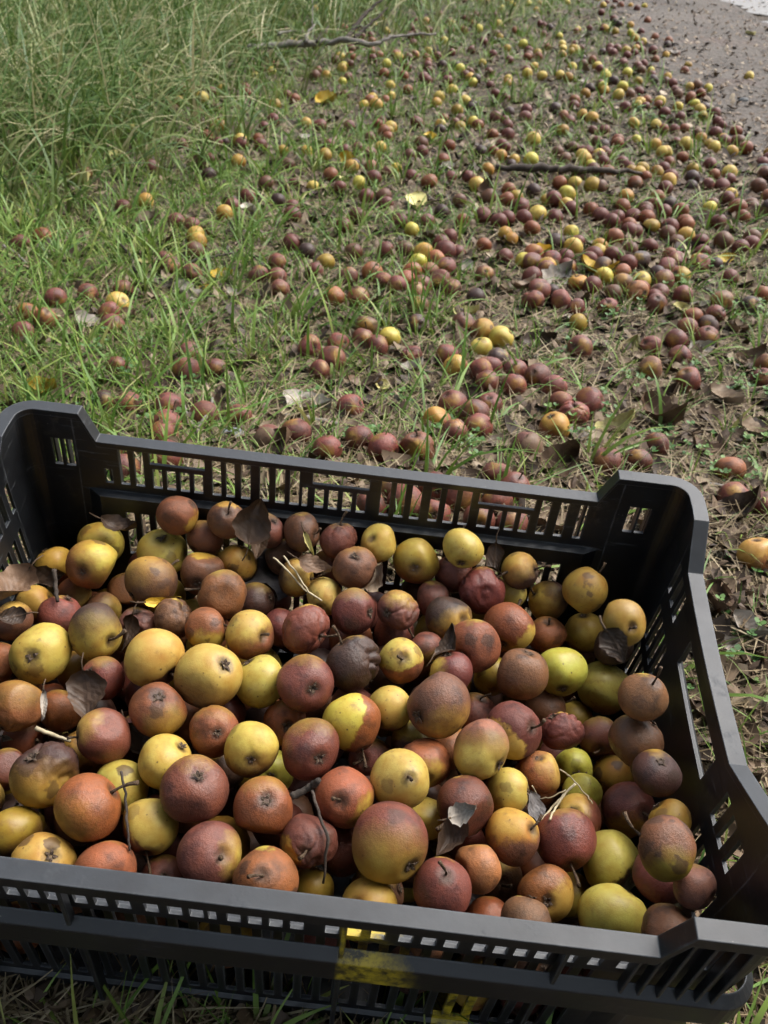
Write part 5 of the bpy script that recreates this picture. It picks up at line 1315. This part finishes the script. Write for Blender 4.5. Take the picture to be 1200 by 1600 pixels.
# grey branch lying across the grass at the back
bd = float(-(B_W[2]@(at(520, 98)-CAM)))
bp = lambda x, y, k=0.0: depth_pt(x, y, bd-.25+k)
br = stick('fallen_branch', [bp(385, 74, -.02), bp(430, 70), bp(485, 69, .02), bp(540, 62), bp(583, 70, -.02), bp(612, 58), bp(650, 54, .03), bp(682, 52, .05)], [.009, .0125, .012, .011, .008, .006, .005, .003], M_BRANCH, 'bare grey fallen branch lying across the grass at the back', 'branch', jag=.0025)
for pts_, rr in (([(540, 62), (558, 38), (575, 18), (600, -4)], .012), ([(553, 60), (570, 45), (592, 26), (606, 12)], .008), ([(478, 66), (482, 50), (492, 38)], .009), ([(496, 65), (503, 52), (514, 41)], .008), ([(434, 54), (450, 49), (466, 48)], .006), ([(487, 38), (489, 10), (488, -10)], .003)):
    stick('side_twig', [bp(a, b2, .02*i) for i, (a, b2) in enumerate(pts_)], [rr*(1-.7*i/(len(pts_)-1)) for i in range(len(pts_))], M_DARKSTICK if rr in (.012, .008) else M_BRANCH, None, None, br, 6, .0015)
stick('stick', [at(775, 261, .030), at(820, 262, .034), at(880, 264, .036), at(940, 266, .034), at(1003, 271, .024)], [.006, .010, .010, .008, .004], M_DARKSTICK, 'dark crooked stick lying across the pears by the path', 'stick', jag=.003)
tw = stick('twig', [at(284, 632, .02), at(294, 650, .018), at(308, 672, .012), at(318, 690, .010)], [.003, .0035, .004, .003], M_BRANCH, 'forked grey twig on the ground behind the crate', 'twig', jag=.0012)
stick('side_twig', [at(308, 672, .012), at(320, 655, .020), at(332, 622, .03)], [.0035, .003, .0018], M_BRANCH, None, None, tw, 6, .001)
stick('twig', [at(440, 648, .008), at(480, 655, .010), at(515, 662, .010), at(545, 668, .006)], [.003, .0045, .0045, .002], M_BRANCH, 'straight grey twig half buried below the large grey leaf', 'twig', jag=.0012)
stick('twig', [at(286, 414, .02), at(320, 405, .025), at(352, 397, .02), at(380, 392, .015)], [.0035, .003, .0025, .0015], M_DARKSTICK, 'thin dark twig lying in the open grass', 'twig', jag=.0012)
stick('twig', [at(1108, 756, .010), at(1140, 762, .014), at(1172, 776, .014), at(1215, 792, .01)], [.002, .003, .0032, .003], M_BRANCH, 'pale twig on the ground beside the raised crate corner', 'twig', jag=.0012)
stick('twig', [at(5, 385, .02), at(25, 395, .015), at(42, 412, .02)], [.003, .003, .002], M_BRANCH, 'short grey twig in the grass near the picture edge', 'twig', jag=.001)
stick('twig', [at(188, 382, .03), at(205, 400, .02), at(212, 425, .01)], [.0025, .003, .003], M_DARKSTICK, 'short dark forked stick in the grass', 'twig', jag=.001)
def near_pt(x, y, off=.004):
    d = ray_w(x, y); d /= np.linalg.norm(d)
    oc_ = CAM-PW; bq = oc_@d; cq = (oc_**2).sum(1)-allr**2; disc = bq*bq-cq
    ts = np.where(disc > 0, -bq-np.sqrt(np.clip(disc, 0, None)), 1e9)
    t = ts.min() if ts.min() < 1e8 else .62
    return CAM+d*(t-off)
def stalk_on_pears(pts_, rr, mat, label, cat='stalk', flat=True):
    P = [near_pt(x, y) for x, y in pts_]
    dd = [np.linalg.norm(p-CAM) for p in P]; m_ = min(dd)
    if flat: P = [CAM+(p-CAM)/d*(.6*min(d, m_+.02)+.4*m_) for p, d in zip(P, dd)]
    return stick(cat, P, [rr]*(len(P)-1)+[rr*.7], mat, label, cat, sides=6, jag=.0003)
stalk_on_pears([(427, 870), (450, 893), (475, 920), (500, 938)], .0008, M_STRAWSTALK, 'pale straw stalk lying across the slate-grey leaf')
stalk_on_pears([(443, 868), (462, 893), (482, 925), (503, 939)], .0008, M_STRAWSTALK, 'second pale straw stalk beside the first, meeting it at a dark tip')
stalk_on_pears([(845, 1282), (862, 1262), (880, 1242), (900, 1225)], .0008, M_STRAWSTALK, 'thick whitish leaf stalk in the white cluster')
stalk_on_pears([(858, 1280), (870, 1258), (884, 1238), (898, 1224)], .0008, M_STRAWSTALK, 'thinner whitish stalk beside the thick one in the white cluster')
stalk_on_pears([(832, 1228), (842, 1248), (860, 1246), (884, 1234)], .0006, M_STRAWSTALK, 'curved whitish stalk hooking above the slate-grey leaf')
stalk_on_pears([(875, 1202), (895, 1216), (912, 1238), (926, 1256)], .0006, M_STRAWSTALK, 'fine straw stalk trailing from the white cluster')
stalk_on_pears([(189, 1205), (196, 1240), (199, 1290), (202, 1330)], .0010, M_DARKSTICK, 'thin brown stem hanging down between the pears near the front', 'stem_twig')
stalk_on_pears([(487, 1235), (500, 1275), (512, 1310), (505, 1380)], .0012, M_DARKSTICK, 'long thin brown stem arching over the shrivelled red pear', 'stem_twig')
stalk_on_pears([(455, 1245), (475, 1236), (490, 1226), (498, 1219)], .0026, M_DARKSTICK, 'knobbly dark twig between the red-orange and brown pears', 'twig')
stalk_on_pears([(84, 888), (86, 912), (90, 940)], .0022, M_DARKSTICK, 'short upright twig beside the corner leaves', 'twig')
stalk_on_pears([(55, 1137), (80, 1148), (110, 1158)], .0016, M_STRAWSTALK, 'pale stalk lying beside the stalk of the maroon pear')
def stone(x, y, r, mat, label, sd_):
    rr = np.random.default_rng(sd_); P = at(x, y, r*.3)
    bm = bmesh.new(); bmesh.ops.create_icosphere(bm, subdivisions=3, radius=1)
    co = np.array([v.co[:] for v in bm.verts]); n = 1+.22*vnoise(co, sd_, 1.8)+.07*vnoise(co, sd_+1, 5)
    for v, c, q in zip(bm.verts, co, n): v.co = Vector(c*q*np.array([r, r*.8, r*.55]))
    me = bpy.data.meshes.new('stone'); bm.to_mesh(me); bm.free(); me.materials.append(mat)
    me.polygons.foreach_set('use_smooth', [True]*len(me.polygons))
    o = bpy.data.objects.new('stone', me); col.objects.link(o); o.location = P; o.rotation_euler = (0, 0, rr.uniform(0, 6))
    return tag(o, label, 'stone')
stone(1159, 157, .024, M_STONE, 'dark greenish stone lying on the dirt path', 91)
stone(362, 682, .018, M_GREYSTONE, 'small grey stone just behind the back rim of the crate', 92)
stone(615, 628, .012, M_GREYSTONE, 'small pale stone in the grass behind the crate', 93)
stone(1192, 262, .020, M_STONE, 'dark stone at the edge of the dirt path', 94)
# pebbles of the path
r = np.random.default_rng(44)
x, y = sample_ground(16000, 1.6, 8.5, r, .75); ps = path_side(x, y); keep = (ps > .0) & (ps < 1.6); x, y = x[keep], y[keep]; n = len(x)
U = np.array([(1, 0, 0), (-1, 0, 0), (0, 1, 0), (0, -1, 0), (0, 0, 1), (0, 0, -1)], float)
TR = np.array([(0, 2, 4), (2, 1, 4), (1, 3, 4), (3, 0, 4), (2, 0, 5), (1, 2, 5), (3, 1, 5), (0, 3, 5)])
s_ = np.minimum(r.gamma(2, .0022, n), .016)
VV = U[None]*s_[:, None, None]*r.uniform(.6, 1.3, (n, 6, 1)); VV[:, :, 2] *= .6
VV += np.stack([x, y, gz(x, y)+.008], 1)[:, None]
o = np_mesh('path_pebbles', VV.reshape(-1, 3), np.zeros((0, 4), int), ((np.arange(n)*6)[:, None, None]+TR[None]).reshape(-1, 3), M_LITTER, {'tint': np.repeat(np.clip(r.beta(2, 2, n)+.1, 0, 1), 6)})
tag(o, 'small pebbles and grit strewn over the dirt path', 'pebbles', kind='stuff')

# ------------------------------------------------------------------ an unseen tree, added behind the viewer to shade the crate
tree = bpy.data.objects.new('added_shade_tree', None); col.objects.link(tree); tree.location = (-.9, -1.7, 0)
tag(tree, 'unseen leafy tree added behind the viewer, its crown shading the crate', 'tree')
V_, F_ = tube([(0, 0, -.1), (.03, .02, .5), (-.02, .05, 1.1), (.06, .1, 1.8), (.1, .2, 2.6), (.15, .3, 3.4)], [.17, .13, .11, .095, .07, .03], 12); mesh_obj('trunk', V_, F_, M_DARKSTICK, tree, True)
r = np.random.default_rng(71)
for k_ in range(9):
    a = k_*2.4; z0 = 1.5+.18*k_; L = r.uniform(1.2, 1.9)
    V_, F_ = tube([(.05, .1, z0), (.05+math.cos(a)*L*.5, .1+math.sin(a)*L*.5, z0+.35), (.05+math.cos(a)*L, .1+math.sin(a)*L, z0+.55)], [.045, .028, .008], 7); mesh_obj('limb', V_, F_, M_DARKSTICK, tree, True)
n = 19000; d = r.normal(size=(n, 3)); d /= np.linalg.norm(d, axis=1)[:, None]; rad = r.uniform(.25, 1, n)**.5
c0 = d*rad[:, None]*np.array([2.1, 1.9, 1.15])*(1+.2*vnoise(d, 3, 3))[:, None]+np.array([.75, .62, 2.85])
a1 = r.normal(size=(n, 3)); a1 /= np.linalg.norm(a1, axis=1)[:, None]; a2 = np.cross(a1, r.normal(size=(n, 3))); a2 /= np.linalg.norm(a2, axis=1)[:, None]
sz = r.uniform(.05, .085, n)[:, None]
VV = np.stack([c0-a1*sz, c0-a2*sz*.5, c0+a1*sz, c0+a2*sz*.5], 1).reshape(-1, 3)
o = np_mesh('crown', VV, (np.arange(n)*4)[:, None]+np.arange(4)[None], np.zeros((0, 3), int), M_GRASS, {'tint': np.repeat(r.uniform(0, .5, n), 4), 'along': np.ones(n*4)}, smooth=False)
o.parent = tree

# unseen trees and hedges added to cut low side light, one leafy mass
r = np.random.default_rng(81); VVs = []; n_each = 5200
for k_ in range(13):
    a = -2.2+k_*.40; R_ = 8.6+1.3*math.sin(k_*1.7)
    if .2 < a < 1.5: continue                             # gap left in the added trees to let the sun in
    cx, cy2 = R_*math.sin(a), 1.0+R_*math.cos(a)
    d = r.normal(size=(n_each, 3)); d /= np.linalg.norm(d, axis=1)[:, None]; rad = r.uniform(.3, 1, n_each)**.5
    hgt = r.uniform(2.0, 3.0)
    c0 = d*rad[:, None]*np.array([2.2, 2.2, hgt])*(1+.22*vnoise(d, 90+k_, 3))[:, None]+np.array([cx, cy2, hgt*.95])
    a1 = r.normal(size=(n_each, 3)); a1 /= np.linalg.norm(a1, axis=1)[:, None]; a2 = np.cross(a1, r.normal(size=(n_each, 3))); a2 /= np.linalg.norm(a2, axis=1)[:, None]
    sz = r.uniform(.10, .17, n_each)[:, None]
    VVs.append(np.stack([c0-a1*sz, c0-a2*sz*.6, c0+a1*sz, c0+a2*sz*.6], 1).reshape(-1, 3))
VV = np.concatenate(VVs); VV[:, 2] = np.maximum(VV[:, 2], .02); nq = len(VV)//4
o = np_mesh('added_treeline', VV, (np.arange(nq)*4)[:, None]+np.arange(4)[None], np.zeros((0, 3), int), M_GRASS, {'tint': np.repeat(r.uniform(0, .5, nq), 4), 'along': np.ones(nq*4)}, smooth=False)
tag(o, 'unseen hedge trees added round the clearing to cut low side light', 'trees', kind='stuff')
